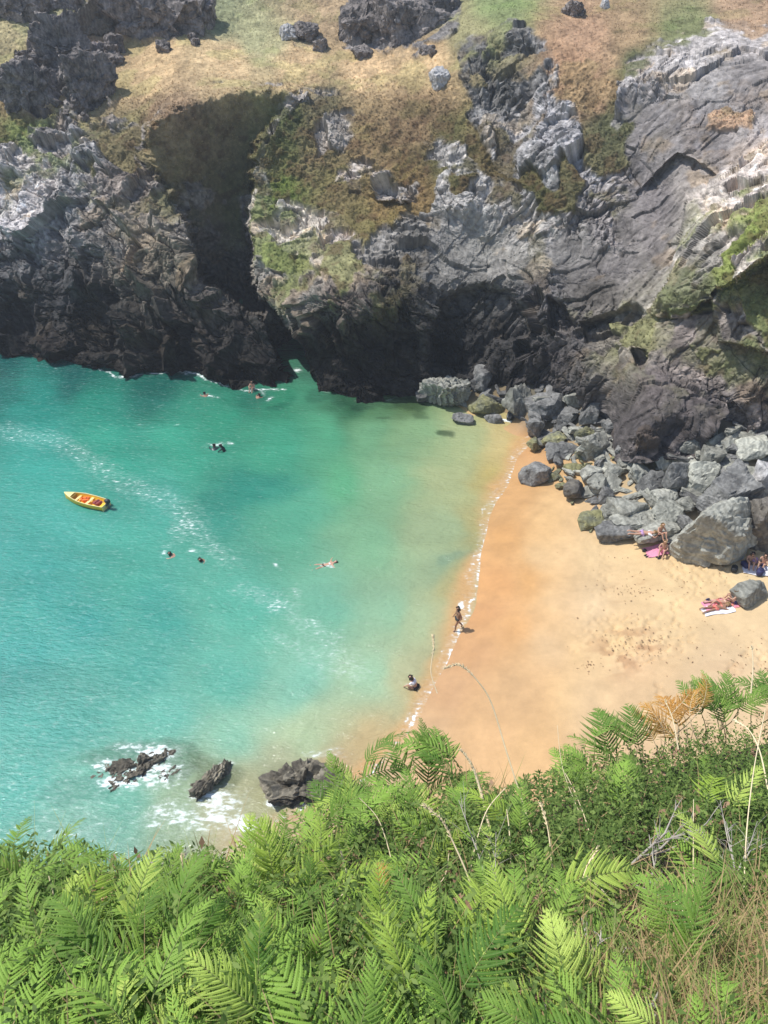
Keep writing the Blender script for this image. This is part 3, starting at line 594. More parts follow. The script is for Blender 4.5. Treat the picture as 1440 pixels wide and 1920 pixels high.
def rock_mat(name, c, c2=None, vary=.25, scale=3.5):
    m, nt, b = mat_new(name); c2 = c2 or tuple(v*.45 for v in c)
    tc, no, bu = noise_bump(nt, b, 6, .9, .08, 9)
    n2 = N(nt, 'ShaderNodeTexNoise'); n2.inputs['Scale'].default_value = 1.1; n2.inputs['Detail'].default_value = 9; n2.inputs['Roughness'].default_value = .72
    ge = N(nt, 'ShaderNodeNewGeometry'); nt.links.new(ge.outputs['Position'], n2.inputs['Vector'])
    mr = N(nt, 'ShaderNodeMapRange'); mr.inputs['From Min'].default_value = .36; mr.inputs['From Max'].default_value = .60
    nt.links.new(n2.outputs[0], mr.inputs['Value'])
    mx = N(nt, 'ShaderNodeMix'); mx.data_type = 'RGBA'; mx.inputs['A'].default_value = (*c2, 1); mx.inputs['B'].default_value = (*c, 1)
    nt.links.new(mr.outputs[0], mx.inputs['Factor'])
    wv = N(nt, 'ShaderNodeTexWave'); wv.inputs['Scale'].default_value = .7; wv.inputs['Distortion'].default_value = 14; wv.inputs['Detail'].default_value = 5; wv.inputs['Detail Scale'].default_value = 1.6
    nt.links.new(tc.outputs['Object'], wv.inputs['Vector'])
    m2 = N(nt, 'ShaderNodeMapRange'); m2.inputs['To Min'].default_value = 1-vary; m2.inputs['To Max'].default_value = 1.08
    nt.links.new(wv.outputs['Fac'], m2.inputs['Value'])
    oi = N(nt, 'ShaderNodeObjectInfo'); m3 = N(nt, 'ShaderNodeMapRange'); m3.inputs['To Min'].default_value = .8; m3.inputs['To Max'].default_value = 1.2
    nt.links.new(oi.outputs['Random'], m3.inputs['Value'])
    mm = N(nt, 'ShaderNodeMath', operation='MULTIPLY'); nt.links.new(m2.outputs[0], mm.inputs[0]); nt.links.new(m3.outputs[0], mm.inputs[1])
    mu = N(nt, 'ShaderNodeVectorMath', operation='SCALE'); nt.links.new(mx.outputs['Result'], mu.inputs[0]); nt.links.new(mm.outputs[0], mu.inputs['Scale'])
    nt.links.new(mu.outputs[0], b.inputs['Base Color']); b.inputs['Roughness'].default_value = .85; b.inputs['Specular IOR Level'].default_value = .2
    return m
M_R = {'grey': rock_mat('grey boulder', (.38, .375, .32), (.21, .205, .175)), 'pale': rock_mat('pale boulder', (.48, .475, .40), (.31, .31, .265)),
       'dark': rock_mat('dark boulder', (.24, .235, .22), (.10, .098, .094)), 'green': rock_mat('weedy boulder', (.29, .275, .13), (.15, .155, .12)),
       'white': rock_mat('white rock', (.62, .60, .58), (.35, .34, .33)), 'sea': rock_mat('wet sea rock', (.27, .24, .18), (.07, .062, .05)),
       'crag': rock_mat('headland crag', (.31, .27, .245), (.06, .055, .055)), 'brown': rock_mat('brown boulder', (.2, .18, .15), (.1, .09, .08))}  # crag: lighter tone put in as a sunlit highlight
def rock(name, px, py, w, h, tone='grey', rot=0., seed=0, level=4, depth=.8, label=None, cat='boulder', group=None, sink=.25, tilt=(0, 0), z=None, hs=1., **kw):
    """px, py: middle of the boulder in the photo; w, h: its size there in photo pixels"""
    b = ground_hit(px, py+h*.40) if z is None else Vector(at_z(px, py+h*.4, z))
    r = (b-Vector((0, 0, H))).length; m = r/F
    W = w*m; D = W*depth
    el = math.radians(90)-math.acos(min(1, (H-b.z)/r))           # sight line's dip
    Hh = max(.35*W*hs, (h*m-D*math.sin(el)*.75)/math.cos(el)*hs+.1)
    V, Fc = rock_shape(level, (W, D, Hh*1.2), seed, **kw)
    o = mesh_np(name, V, Fc, M_R[tone], smooth_=False)
    o.location = (b.x, b.y+D*.32, b.z+Hh*.5-Hh*sink*.4); o.rotation_euler = (tilt[0], tilt[1], rot)
    tag(o, label, cat, group); return o
BOULD = [  # px, py, w, h, tone, rot, seed, depth, tilt, label
 (838,740,92,62,'grey',.2,3,.7,(0,.1),'pale ribbed rock at the back of the cove where cliff meets shallow water'),
 (798,745,40,28,'dark',.4,4,.8,(0,0),'low dark rock left of the pale ribbed rock at the water'),
 (866,788,42,20,'dark',.1,5,.8,(0,.2),'small dark rock with a pointed top at the water edge'),
 (923,786,34,16,'dark',.1,6,.8,(0,0),'flat dark rock beside the back edge of the shallows'),
 (900,716,52,44,'dark',.8,7,.8,(0,0),'dark upright rock against the cliff behind the pale ribbed rock'),
 (915,764,60,38,'green',.5,8,.8,(0,0),'yellow green stained rock beside the pale ribbed rock'),
 (972,758,64,62,'grey',.9,9,.8,(.1,.2),'rounded grey boulder between ribbed rock and cliff foot'),
 (1024,766,72,66,'dark',.3,10,.8,(.1,-.2),'big black split boulder below the cliff foot'),
 (1002,806,34,40,'dark',.3,11,.8,(0,0),'dark boulder washed by the white surf'),
 (1082,752,48,36,'grey',.3,12,.8,(0,0),'light boulder high in the heap under the cliff'),
 (1104,778,40,44,'dark',1.3,13,.8,(0,0),'dark wedge boulder in the upper rubble'),
 (1048,848,62,30,'dark',.1,14,.7,(0,0),'dark block shaped boulder above the weedy stones'),
 (1007,889,66,44,'dark',.15,15,.75,(0,-.15),'lone dark grey boulder on the wet sand'),
 (1003,836,28,26,'green',.5,16,.8,(0,0),'green stained stone at the surf line'),
 (1040,830,48,18,'green',.2,17,.8,(0,0),'yellow green weedy slab behind the dark block'),
 (1096,816,40,34,'green',.2,18,.8,(0,0),'olive topped boulder in the middle of the heap'),
 (1112,842,60,52,'grey',.5,19,.7,(.2,.2),'grey slanting slab boulder beside the olive topped boulder'),
 (1178,838,56,48,'dark',.3,20,.8,(0,.2),'rounded dark grey boulder in front of the cliff foot'),
 (1234,830,80,50,'dark',.1,21,.7,(0,0),'wide black boulder wedged under the cliff foot'),
 (1076,922,44,40,'brown',.5,22,.8,(0,0),'brown grey boulder at the sand edge of the heap'),
 (1104,895,36,38,'grey',.4,23,.8,(0,.2),'upright grey boulder behind the brown one at the sand edge'),
 (1122,914,42,42,'grey',.7,24,.8,(.2,.3),'leaning grey boulder beside the upright one near the sand'),
 (1140,930,36,34,'dark',.2,25,.8,(0,0),'dark boulder at the sand edge between leaning slabs'),
 (1200,892,60,40,'grey',.5,26,.7,(.1,.3),'grey slab tilted towards the sand in mid heap'),
 (1170,960,92,52,'grey',.35,27,.6,(.15,-.15),'long pale green slab lying at the front of the heap'),
 (1110,978,52,26,'green',.1,28,.8,(0,0),'low weedy slab reaching out on to the sand'),
 (1192,984,86,34,'grey',.35,29,.6,(.1,-.2),'long flat slab just above the seated bathers'),
 (1160,1006,84,28,'dark',.15,30,.6,(0,-.1),'dark pointed slab lying flat on the sand'),
 (1228,998,84,42,'grey',.3,31,.6,(.1,-.2),'grey slab behind the person in white and pink'),
 (1256,968,60,44,'pale',.6,32,.7,(.2,.1),'pale flat faced block right of the long slabs'),
 (1248,938,46,34,'grey',.2,33,.8,(0,0),'grey block above the pale flat faced block'),
 (1285,948,50,38,'grey',.9,34,.8,(0,.3),'grey leaning block behind the huge boulder'),
 (1226,908,50,40,'dark',.4,35,.8,(0,0),'dark block in the middle of the heap'),
 (1268,905,50,62,'dark',.6,36,.7,(.1,.1),'tall dark boulder left of the pale pointed boulder'),
 (1322,898,62,66,'pale',.5,37,.7,(.2,.1),'pale pointed boulder with a flat bright face'),
 (1338,862,60,46,'grey',.5,38,.8,(0,0),'rounded grey boulder above the pale pointed one'),
 (1388,890,76,36,'pale',.2,39,.7,(.1,.05),'pale wide slab near the right edge of the heap'),
 (1432,910,50,70,'white',.1,40,.8,(0,0),'very bright boulder cut by the right edge of the photo'),
 (1412,848,60,46,'pale',.1,41,.8,(0,0),'pale boulder high at the right edge'),
 (1372,830,44,30,'grey',.3,42,.8,(0,0),'grey boulder under the cliff near the right edge'),
 (1298,838,52,40,'grey',.3,43,.8,(0,0),'grey boulder touching the cliff foot'),
 (1250,862,50,32,'pale',.3,44,.8,(0,0),'small pale slab high in the heap'),
 (1370,940,110,80,'dark',.6,45,.6,(.2,-.3),'long dark leaning slab behind the huge boulder'),
 (1343,1006,142,128,'grey',.45,76,.62,(.15,-.25),'huge grey boulder with a flat triangular face on the sand'),
 (1430,985,90,110,'brown',.2,47,.7,(0,-.2),'big brown grey boulder at the right edge above the bags'),
 (1412,1113,72,44,'grey',.5,48,.6,(0,-.25),'grey tilted rock alone on the sand at the right edge'),
 (1180,870,40,26,'grey',.3,49,.8,(0,0),'grey stone in the upper middle of the heap'),
 (1150,890,44,32,'grey',1.0,50,.7,(.2,.3),'grey slab wedged behind the upright boulder'),
 (1062,790,44,36,'dark',.6,51,.8,(0,0),'dark boulder below the light ones in the upper heap'),
 (1150,800,44,30,'dark',.6,52,.8,(0,0),'dark boulder against the purple cliff foot'),
 (1290,990,36,40,'dark',.6,53,.8,(0,0),'dark stone in the gap beside the huge boulder'),
 (1265,1014,46,20,'grey',.2,54,.7,(0,0),'low grey stone on the sand left of the huge boulder'),
 (1040,896,30,14,'green',.2,55,.8,(0,0),'small weedy stone just right of the lone boulder'),
 (1078,880,34,12,'green',.4,56,.8,(0,0),'flat weedy stone on the sand behind the lone boulder'),
 (1056,912,24,12,'green',.4,57,.8,(0,0),'tiny weedy stone on the wet sand'),
]
for i, (px, py, w, h, tone, rot, sd, dep, tl, lab) in enumerate(BOULD):
    big = w*h > 5000
    kw = {}
    if sd in (3,): kw = dict(rib=1.8, ribdir=(.9, .2, .25), crag_=.25)
    if sd in (76, 45, 27, 29, 31): kw = dict(rib=.45, ribdir=(.6, .3, .7))
    rock('boulder', px, py, w*.98, h*1.0, tone, rot, sd, 5 if big else 4, dep, lab, 'boulder', 'boulders heaped on the beach', tilt=tl, ncut=9 if big else 12, **kw)
# smaller stones that fill the heap
HEAP = [(885,752),(940,722),(1000,716),(1140,752),(1152,828),(1250,842),(1340,800),(1440,785),(1480,790),(1480,1010),(1400,960),(1310,950),(1280,1000),(1200,990),(1120,985),(1100,950),(1070,920),(1060,880),(1020,850),(985,810),(930,788)]
protos = {}
for tone in ('grey', 'pale', 'dark', 'green'):
    protos[tone] = []
    for k in range(7):
        V, Fc = rock_shape(4, (1, .8, .72), 300+k, ncut=10, rough=.9)
        me = mesh_np('stone', V, Fc, M_R[tone], smooth_=False); protos[tone].append(me.data); bpy.data.objects.remove(me)
cnt = 0; r_ = random.Random(8); placed = []
def stone(px, py, s, tone, label):
    b = ground_hit(px, py); m = (b-Vector((0, 0, H))).length/F
    o = bpy.data.objects.new('stone', r_.choice(protos[tone])); COL.objects.link(o); S = s*m
    o.scale = (S*r_.uniform(1.2, 2.0), S*r_.uniform(.6, 1.0), S*r_.uniform(.3, .65)); o.rotation_euler = (r_.uniform(-.5, .5), r_.uniform(-.5, .5), r_.uniform(0, 6.3))
    o.location = (b.x, b.y, b.z+.18*S); tag(o, label, 'stone', 'stones filling the boulder heap')
while cnt < 238:
    px, py = r_.uniform(880, 1480), r_.uniform(715, 1010)
    if sdf(np.array(float(px)), np.array(float(py)), HEAP) < 2: continue
    s = r_.uniform(13, 38)
    if any((px-a)**2+(py-b)**2 < (.55*(s+c)*.6)**2 for a, b, c in placed): 
        if r_.random() < .93: continue
    placed.append((px, py, s)); upper = py < 830 and px < 1330
    tone = r_.choice(['dark', 'grey', 'dark'] if upper else ['grey', 'grey', 'pale', 'dark', 'grey'])
    stone(px, py, s, tone, 'dark stone in the upper part of the boulder heap by the cliff' if upper else 'grey stone lodged between the bigger boulders above the sand')
    cnt += 1
for px, py, s in [(1046,886,12),(1052,900,10),(1036,880,9),(1066,902,9),(1090,868,16),(1100,872,12),(1132,866,16),(1150,860,12),(1072,944,10),(1096,975,14),(1108,996,10),(1088,858,18)]:
    stone(px, py, s, 'green', 'small weedy stone on the sand in front of the boulder heap')

rw = np.random.default_rng(91); WVV = []; WQ = []
for cx0, cy0, sx0, sy0, nn_ in ((1180,1108,60,14,60),(1105,1250,26,10,26),(1195,1205,60,26,90),(1330,1090,90,30,50),(1260,1180,160,80,90),(1400,1250,60,50,70),(1130,1050,60,50,24)):
    for _ in range(nn_):
        x_, y_ = cx0+rw.normal(0, sx0*.6), cy0+rw.normal(0, sy0*.6)
        if x_ < 1040 or y_ < 1015: continue
        b = ground_hit(x_, y_); a = rw.uniform(0, 6.28); L_ = rw.uniform(.02, .085); W_ = L_*rw.uniform(.25, .8); u = np.array([math.cos(a), math.sin(a), 0]); v = np.array([-u[1], u[0], 0]); c = np.array(b)+[0, 0, .012]; n_ = len(WVV)*5
        WVV.append(np.array([c-u*L_, c-v*W_*rw.uniform(.4, 1), c+u*L_*rw.uniform(.5, 1), c+v*W_, c+[0, 0, rw.uniform(.01, .05)]])); WQ += [(n_, n_+1, n_+4), (n_+1, n_+2, n_+4), (n_+2, n_+3, n_+4), (n_+3, n_, n_+4)]
tag(mesh_np('weed_scraps', np.concatenate(WVV), np.array(WQ), plain('dry seaweed', (.30, .18, .10), .9, .4), smooth_=False), 'scraps of seaweed and pebbles scattered on the dry sand', kind='stuff')

# rocks standing in the sea at the near shore
rock('sea_rock', 208, 1452, 62, 30, 'sea', 0.4, 61, 5, .7, 'leftmost low dark ledge of the reef awash in foam', 'rock', 'ledges of the near reef', z=-.16, ncut=9, rib=1.8, ribdir=(.5, -.8, .3), crag_=.7, sink=.8, hs=.5)
rock('sea_rock', 250, 1440, 66, 34, 'sea', 0.5, 62, 5, .7, 'highest ridged ledge of the left reef in the foam', 'rock', 'ledges of the near reef', z=-.16, ncut=9, rib=1.8, ribdir=(.5, -.8, .3), crag_=.7, sink=.8, hs=.5)
rock('sea_rock', 232, 1468, 50, 16, 'sea', 0.3, 66, 5, .7, 'low front ledge of the left reef', 'rock', 'ledges of the near reef', z=-.16, ncut=9, rib=1.8, ribdir=(.5, -.8, .3), crag_=.7, sink=.8, hs=.5)
rock('sea_rock', 292, 1430, 60, 24, 'sea', 0.2, 67, 5, .7, 'broken back ledge of the reef under white foam', 'rock', 'ledges of the near reef', z=-.16, ncut=9, rib=1.8, ribdir=(.5, -.8, .3), crag_=.7, sink=.8, hs=.5)
rock('sea_rock', 320, 1450, 44, 16, 'sea', 0.5, 68, 5, .7, 'small low ledge at the right end of the left reef', 'rock', 'ledges of the near reef', z=-.16, ncut=9, rib=1.8, ribdir=(.5, -.8, .3), crag_=.7, sink=.8, hs=.5)
rock('sea_rock', 268, 1464, 36, 14, 'sea', 0.6, 69, 5, .7, 'small rock in the foam in front of the ridged ledge', 'rock', 'ledges of the near reef', z=-.16, ncut=9, rib=1.8, ribdir=(.5, -.8, .3), crag_=.7, sink=.8, hs=.5)
rock('sea_rock', 396, 1458, 84, 40, 'sea', .95, 63, 5, .34, 'narrow slanting rock ridge in the shallows, middle of the sea rocks', 'rock', None, z=-.05, ncut=10, rib=2, ribdir=(-.3, .9, .3), crag_=.5, sink=1.1, hs=.8)
rock('sea_rock', 560, 1466, 116, 66, 'sea', .1, 64, 5, .7, 'big black layered rock at the near shore beside the ferns', 'rock', None, z=0, ncut=9, rib=1.8, ribdir=(.2, .2, 1), crag_=.8, sink=.7, hs=.7)
rock('sea_rock', 628, 1474, 60, 50, 'sea', .1, 65, 4, .8, 'dark rock partly hidden by the ferns at the near shore', 'rock', None, z=0.1, ncut=9, rib=3, ribdir=(.2, .2, 1), crag_=.4)

# rocks on the headland
def cliff_pt(px, py):
    j = int(np.argmin(np.abs(gx-px))); i = int(np.argmin(np.abs(gy-py))); return Vector(Pd[i, j])
def outcrop(px, py, w, h, tone, seed, label, rot=0., cr=.6, dep=.7, level=6, tilt=0., name='rock_outcrop'):
    b = cliff_pt(px, py+h*.3); m = (b-Vector((0, 0, H))).length/F
    V, Fc = rock_shape(level, (w*m*.88, w*m*dep*.88, h*m*1.05), seed, ncut=9, crag_=cr)
    o = mesh_np(name, V, Fc, M_R[tone], smooth_=False); o.location = b+Vector((0, .1*w*m, h*m*.18)); o.rotation_euler = (0, tilt, rot); tag(o, label, 'rock'); return o
outcrop(64,178,90,66,'crag',71,'broken dark crag leaning on the left grassy slope', .3)
outcrop(125,125,104,104,'crag',72,'tall blocky crag at the top left above the cliff', .1, .45)
outcrop(172,170,80,90,'crag',73,'dark right shoulder of the crag at the top left', .6)
outcrop(195,45,100,66,'brown',74,'smooth brown rock face in front of the topmost left crag', .5, .3, .5, 5)
outcrop(280,30,190,110,'crag',75,'wide shadowed crag at the top edge left of the green turf', 0, .42, .5)
outcrop(370,36,60,50,'crag',77,'small dark knob right of the wide shadowed crag', 0, .42)
outcrop(20,8,110,50,'crag',78,'dark rocks in the top left corner', 0, .42)
outcrop(110,4,70,30,'crag',79,'dark rock at the top edge near the left corner', 0, .42)
outcrop(690,48,100,76,'crag',80,'left half of the dark outcrop at the top middle', 0, .42)
outcrop(765,48,140,84,'crag',81,'long dark grey outcrop on the turf at the top middle', 0, .42, .6)
outcrop(820,10,80,50,'crag',82,'dark rock at the top edge behind the top middle outcrop', 0, .42)
outcrop(540,66,36,28,'white',83,'small white rock on the dry grass', 0, .3, .8, 4)
outcrop(574,68,44,24,'crag',84,'low grey rock beside the small white rock', 0, .42, .8, 5)
outcrop(828,158,44,36,'white',85,'white block lying on the edge of the heath', .4, .2, .6, 4, -.6)
outcrop(1134,12,16,16,'white',86,'tiny white stone near the top edge', 0, .2, .8, 4)
outcrop(1080,20,40,26,'crag',87,'small dark rock on the heath near the top edge', 0, .8, .8, 5)

ro = random.Random(4)
for cx0, cy0, sx0, sy0, nn_, wh in ((120,150,110,85,9,'the tall blocky crag at the top left'),(270,75,110,20,5,'the wide shadowed crag at the top left'),(740,95,80,12,4,'the top middle outcrop'),(560,80,60,14,2,'the small white rock on the dry grass')):
    for q in range(nn_):
        a = ro.uniform(0, 6.28); w_ = ro.uniform(14, 40); outcrop(cx0+math.cos(a)*sx0*ro.uniform(.75, 1), cy0+math.sin(a)*sy0*ro.uniform(.75, 1), w_, w_*ro.uniform(.5, .9), 'crag', 200+q+int(cx0), 'small dark rock lying round '+wh, ro.uniform(0, 3), .5, .8, 4)['group'] = 'small rocks round the headland crags'
# ================================================================== PEOPLE
def skin_body(name, joints, edges, radii, mat, parent=None, root='pelvis', sub=2):
    names = list(joints); me = bpy.data.meshes.new(name)
    me.from_pydata([joints[k] for k in names], [(names.index(a), names.index(b)) for a, b in edges], [])
    o = bpy.data.objects.new(name, me); COL.objects.link(o)
    md = o.modifiers.new('skin', 'SKIN'); md.use_smooth_shade = True
    for k, n in enumerate(names):
        v = me.skin_vertices[0].data[k]; r = radii[n]; v.radius = r if hasattr(r, '__len__') else (r, r); v.use_root = (n == root)
    ss = o.modifiers.new('sub', 'SUBSURF'); ss.levels = sub; ss.render_levels = sub
    me.materials.append(mat)
    if parent: o.parent = parent
    return o
RAD = dict(pelvis=(.15, .12), spine=(.125, .10), chest=(.15, .11), neck=.055, head0=.085, head1=.10, head2=.075, nose=.02,
           shL=.065, elL=.042, wrL=.03, haL=.032, fiL=.014, shR=.065, elR=.042, wrR=.03, haR=.032, fiR=.014, thL=.035, thR=.035,
           hipL=.095, knL=.06, anL=.04, toL=.032, hipR=.095, knR=.06, anR=.04, toR=.032)
EDG = [('pelvis','spine'),('spine','chest'),('chest','neck'),('neck','head0'),('head0','head1'),('head1','head2'),('chest','shL'),('shL','elL'),('elL','wrL'),('wrL','haL'),('haL','fiL'),
       ('chest','shR'),('shR','elR'),('elR','wrR'),('wrR','haR'),('haR','fiR'),('pelvis','hipL'),('hipL','knL'),('knL','anL'),('anL','toL'),('pelvis','hipR'),('hipR','knR'),('knR','anR'),('anR','toR')]
def pose(kind):
    """joints in metres, facing +x, feet or belly on z = 0"""
    if kind == 'walk':
        return dict(pelvis=(0,0,.92), spine=(.01,0,1.1), chest=(.03,0,1.32), neck=(.05,0,1.46), head0=(.07,0,1.54), head1=(.09,0,1.61), head2=(.08,0,1.68),
          shL=(.03,.18,1.36), elL=(-.07,.25,1.12), wrL=(.04,.27,.93), haL=(.08,.27,.86), fiL=(.11,.27,.78), shR=(.03,-.18,1.36), elR=(.03,-.25,1.10), wrR=(.16,-.25,.93), haR=(.20,-.25,.87), fiR=(.25,-.24,.80),
          hipL=(0,.09,.84), knL=(.18,.10,.48), anL=(.20,.10,.08), toL=(.34,.11,.03), hipR=(0,-.09,.84), knR=(-.08,-.10,.47), anR=(-.34,-.10,.13), toR=(-.24,-.11,.03))
    if kind == 'crouch':
        return dict(pelvis=(-.10,0,.34), spine=(-.02,0,.50), chest=(.10,0,.66), neck=(.20,0,.76), head0=(.24,0,.82), head1=(.27,0,.88), head2=(.26,0,.95),
          shL=(.10,.18,.68), elL=(.30,.30,.52), wrL=(.46,.26,.34), haL=(.50,.24,.27), fiL=(.54,.23,.20), shR=(.10,-.18,.68), elR=(.28,-.32,.56), wrR=(.44,-.42,.40), haR=(.49,-.45,.34), fiR=(.54,-.48,.28),
          hipL=(-.06,.10,.30), knL=(.28,.20,.42), anL=(.10,.18,.06), toL=(.24,.20,.03), hipR=(-.06,-.10,.30), knR=(.28,-.20,.42), anR=(.10,-.18,.06), toR=(.24,-.20,.03))
    if kind == 'swim':     # breast stroke, back awash
        return dict(pelvis=(-.45,0,-.16), spine=(-.25,0,-.10), chest=(-.05,0,-.02), neck=(.10,0,.07), head0=(.17,0,.13), head1=(.22,0,.18), head2=(.20,0,.25),
          shL=(-.02,.18,0), elL=(.20,.34,.02), wrL=(.44,.30,-.02), haL=(.50,.28,-.02), fiL=(.57,.26,-.03), shR=(-.02,-.18,0), elR=(.22,-.32,-.02), wrR=(.46,-.26,-.03), haR=(.52,-.24,-.03), fiR=(.59,-.22,-.04),
          hipL=(-.55,.10,-.18), knL=(-.90,.20,-.26), anL=(-1.25,.26,-.20), toL=(-1.38,.28,-.18), hipR=(-.55,-.10,-.18), knR=(-.90,-.20,-.26), anR=(-1.25,-.26,-.22), toR=(-1.38,-.28,-.2))
    if kind == 'float':    # on the back, arms wide
        return dict(pelvis=(-.45,0,-.05), spine=(-.25,0,-.02), chest=(-.02,0,.02), neck=(.14,0,.04), head0=(.22,0,.06), head1=(.29,0,.08), head2=(.36,0,.09),
          shL=(-.01,.18,.02), elL=(.10,.42,.02), wrL=(.28,.58,.02), haL=(.34,.62,.02), fiL=(.40,.66,.02), shR=(-.01,-.18,.02), elR=(.02,-.44,.02), wrR=(.18,-.64,.02), haR=(.23,-.69,.02), fiR=(.29,-.74,.02),
          hipL=(-.55,.10,-.04), knL=(-.92,.20,.03), anL=(-1.28,.26,-.03), toL=(-1.36,.28,.08), hipR=(-.55,-.10,-.04), knR=(-.92,-.18,.05), anR=(-1.28,-.22,-.02), toR=(-1.36,-.24,.08))
    if kind == 'lie':      # sunbathing on the back, one knee up
        return dict(pelvis=(0,0,.12), spine=(.20,0,.12), chest=(.42,0,.13), neck=(.58,0,.13), head0=(.66,0,.14), head1=(.73,0,.15), head2=(.80,0,.14),
          shL=(.42,.19,.12), elL=(.30,.40,.07), wrL=(.10,.34,.06), haL=(.03,.32,.06), fiL=(-.05,.31,.05), shR=(.42,-.19,.12), elR=(.60,-.42,.07), wrR=(.76,-.22,.08), haR=(.80,-.16,.09), fiR=(.84,-.10,.10),
          hipL=(-.08,.10,.12), knL=(-.46,.12,.12), anL=(-.86,.13,.07), toL=(-.92,.14,.18), hipR=(-.08,-.10,.12), knR=(-.38,-.14,.42), anR=(-.62,-.13,.08), toR=(-.76,-.13,.04))
    if kind == 'prone':
        return dict(pelvis=(0,0,.13), spine=(.20,0,.12), chest=(.42,0,.15), neck=(.58,0,.19), head0=(.65,0,.19), head1=(.73,.02,.18), head2=(.79,.03,.16),
          shL=(.42,.19,.13), elL=(.66,.36,.05), wrL=(.80,.16,.05), haL=(.83,.10,.05), fiL=(.85,.03,.05), shR=(.42,-.19,.13), elR=(.66,-.34,.05), wrR=(.82,-.16,.05), haR=(.85,-.10,.05), fiR=(.87,-.04,.05),
          hipL=(-.08,.10,.12), knL=(-.48,.12,.08), anL=(-.84,.13,.12), toL=(-.96,.14,.04), hipR=(-.08,-.10,.12), knR=(-.48,-.14,.08), anR=(-.84,-.2,.12), toR=(-.96,-.2,.04))
    # sit: on the ground, knees drawn up, hands on the knees
    return dict(pelvis=(0,0,.13), spine=(.0,0,.32), chest=(.05,0,.54), neck=(.10,0,.67), head0=(.13,0,.74), head1=(.16,0,.81), head2=(.15,0,.89),
      shL=(.05,.18,.57), elL=(.22,.26,.40), wrL=(.40,.18,.42), haL=(.46,.15,.42), fiL=(.52,.12,.40), shR=(.05,-.18,.57), elR=(.22,-.26,.40), wrR=(.40,-.18,.42), haR=(.46,-.15,.42), fiR=(.52,-.12,.40),
      hipL=(.05,.10,.12), knL=(.42,.14,.40), anL=(.60,.12,.06), toL=(.74,.13,.03), hipR=(.05,-.10,.12), knR=(.42,-.14,.40), anR=(.60,-.12,.06), toR=(.74,-.13,.03))
M_skin = plain('skin', (.50, .29, .20), .55, .08); M_tan = plain('tanned skin', (.30, .16, .10), .55, .08); M_hair = plain('dark hair', (.03, .022, .018), .5, .2)
M_fair = plain('fair hair', (.30, .19, .09), .5, .2); M_black = plain('black cloth', (.015, .017, .02), .6); M_white = plain('white cloth', (.75, .72, .74), .8)
M_pink = plain('pink cloth', (.70, .27, .38), .8); M_lilac = plain('lilac cloth', (.55, .34, .58), .8); M_navy = plain('navy cloth', (.03, .03, .10), .7); M_coral = plain('coral cloth', (.75, .22, .17), .8)
M_wets = plain('wet suit', (.012, .03, .035), .35); M_peach = plain('peach cloth', (.75, .48, .36), .8)
def person(kind, loc, yaw, label, skin=M_skin, hair=M_hair, top=None, bottom=None, suit=None, scale=1., long_sleeve=False):
    j = pose(kind); root = empty('person', loc, (0, 0, yaw), scale); tag(root, label, 'person')
    skin_body('body', j, EDG, RAD, suit or skin, root)
    J = {k: Vector(v) for k, v in j.items()}
    hd = (J['head2']-J['head0']).normalized()
    face = Vector((1, 0, 0)) if abs(hd.x) < .6 else Vector((0, 0, 1 if kind in ('lie', 'float') else -1))
    hp = {'pelvis': J['head1']-face*.035+hd*.0, 'a': J['head1']-face*.03+hd*.06, 'b': J['head1']-face*.06-hd*.09}
    skin_body('hair', {k: tuple(v) for k, v in hp.items()}, [('pelvis', 'a'), ('pelvis', 'b')], dict(pelvis=.108, a=.085, b=.07), hair, root)
    if top:
        e = [('pelvis', 'chest')]; jj = dict(pelvis=j['spine'], chest=j['chest']); rr = dict(pelvis=(.14, .115), chest=(.165, .125))
        if long_sleeve:
            for s in 'LR': jj['s'+s] = j['sh'+s]; jj['e'+s] = tuple((J['sh'+s]+J['el'+s])/2); rr['s'+s] = .075; rr['e'+s] = .06; e += [('chest', 's'+s), ('s'+s, 'e'+s)]
        skin_body('top', jj, e, rr, top, root)
    if bottom:
        jj = dict(pelvis=j['pelvis']); rr = dict(pelvis=(.165, .135)); e = []
        for s in 'LR': jj['h'+s] = j['hip'+s]; jj['k'+s] = tuple(J['hip'+s]*.75+J['kn'+s]*.25); rr['h'+s] = .108; rr['k'+s] = .092; e += [('pelvis', 'h'+s), ('h'+s, 'k'+s)]
        skin_body('shorts', jj, e, rr, bottom, root)
    return root
def on(px, py): return ground_hit(px, py)
def on_rock(px, py):
    d = Vector([float(v) for v in ray(px, py)]).normalized(); hit, loc, *_ = SC.ray_cast(bpy.context.evaluated_depsgraph_get(), Vector((0, 0, H)), d)
    return loc if hit else ground_hit(px, py)
def sea(px, py, dz=0): p = at_z(px, py, 0.); return Vector((p[0], p[1], dz-.09))
R = math.radians
person('walk', on(858, 1180), R(200), 'person in dark swimwear walking along the edge of the water', M_tan, M_hair, M_black, M_black)
person('crouch', sea(777, 1290, -.12), R(150), 'person crouching in the shallow surf in a pale top', M_skin, M_hair, M_white, M_black, long_sleeve=True)
person('swim', sea(324, 1042, .05), R(170), 'fair skinned swimmer left of the other one in the foam streak', M_skin, M_hair)
person('swim', sea(380, 1050, .05), R(230), 'dark haired swimmer turning in the foam streak, right of the pair', M_tan, M_hair)
person('float', sea(622, 1056, .04), R(20), 'pale swimmer floating alone amid splashing in the middle of the cove', M_skin, M_hair, M_white, M_black)
person('swim', sea(402, 842, .08), R(100), 'swimmer in black wetsuit, left of the pair near the far cliff', M_skin, M_hair, suit=M_wets, scale=1.15)
person('crouch', sea(420, 846, -.35), R(160), 'swimmer in black wetsuit holding an arm up, right of the pair', M_skin, M_hair, suit=M_wets)
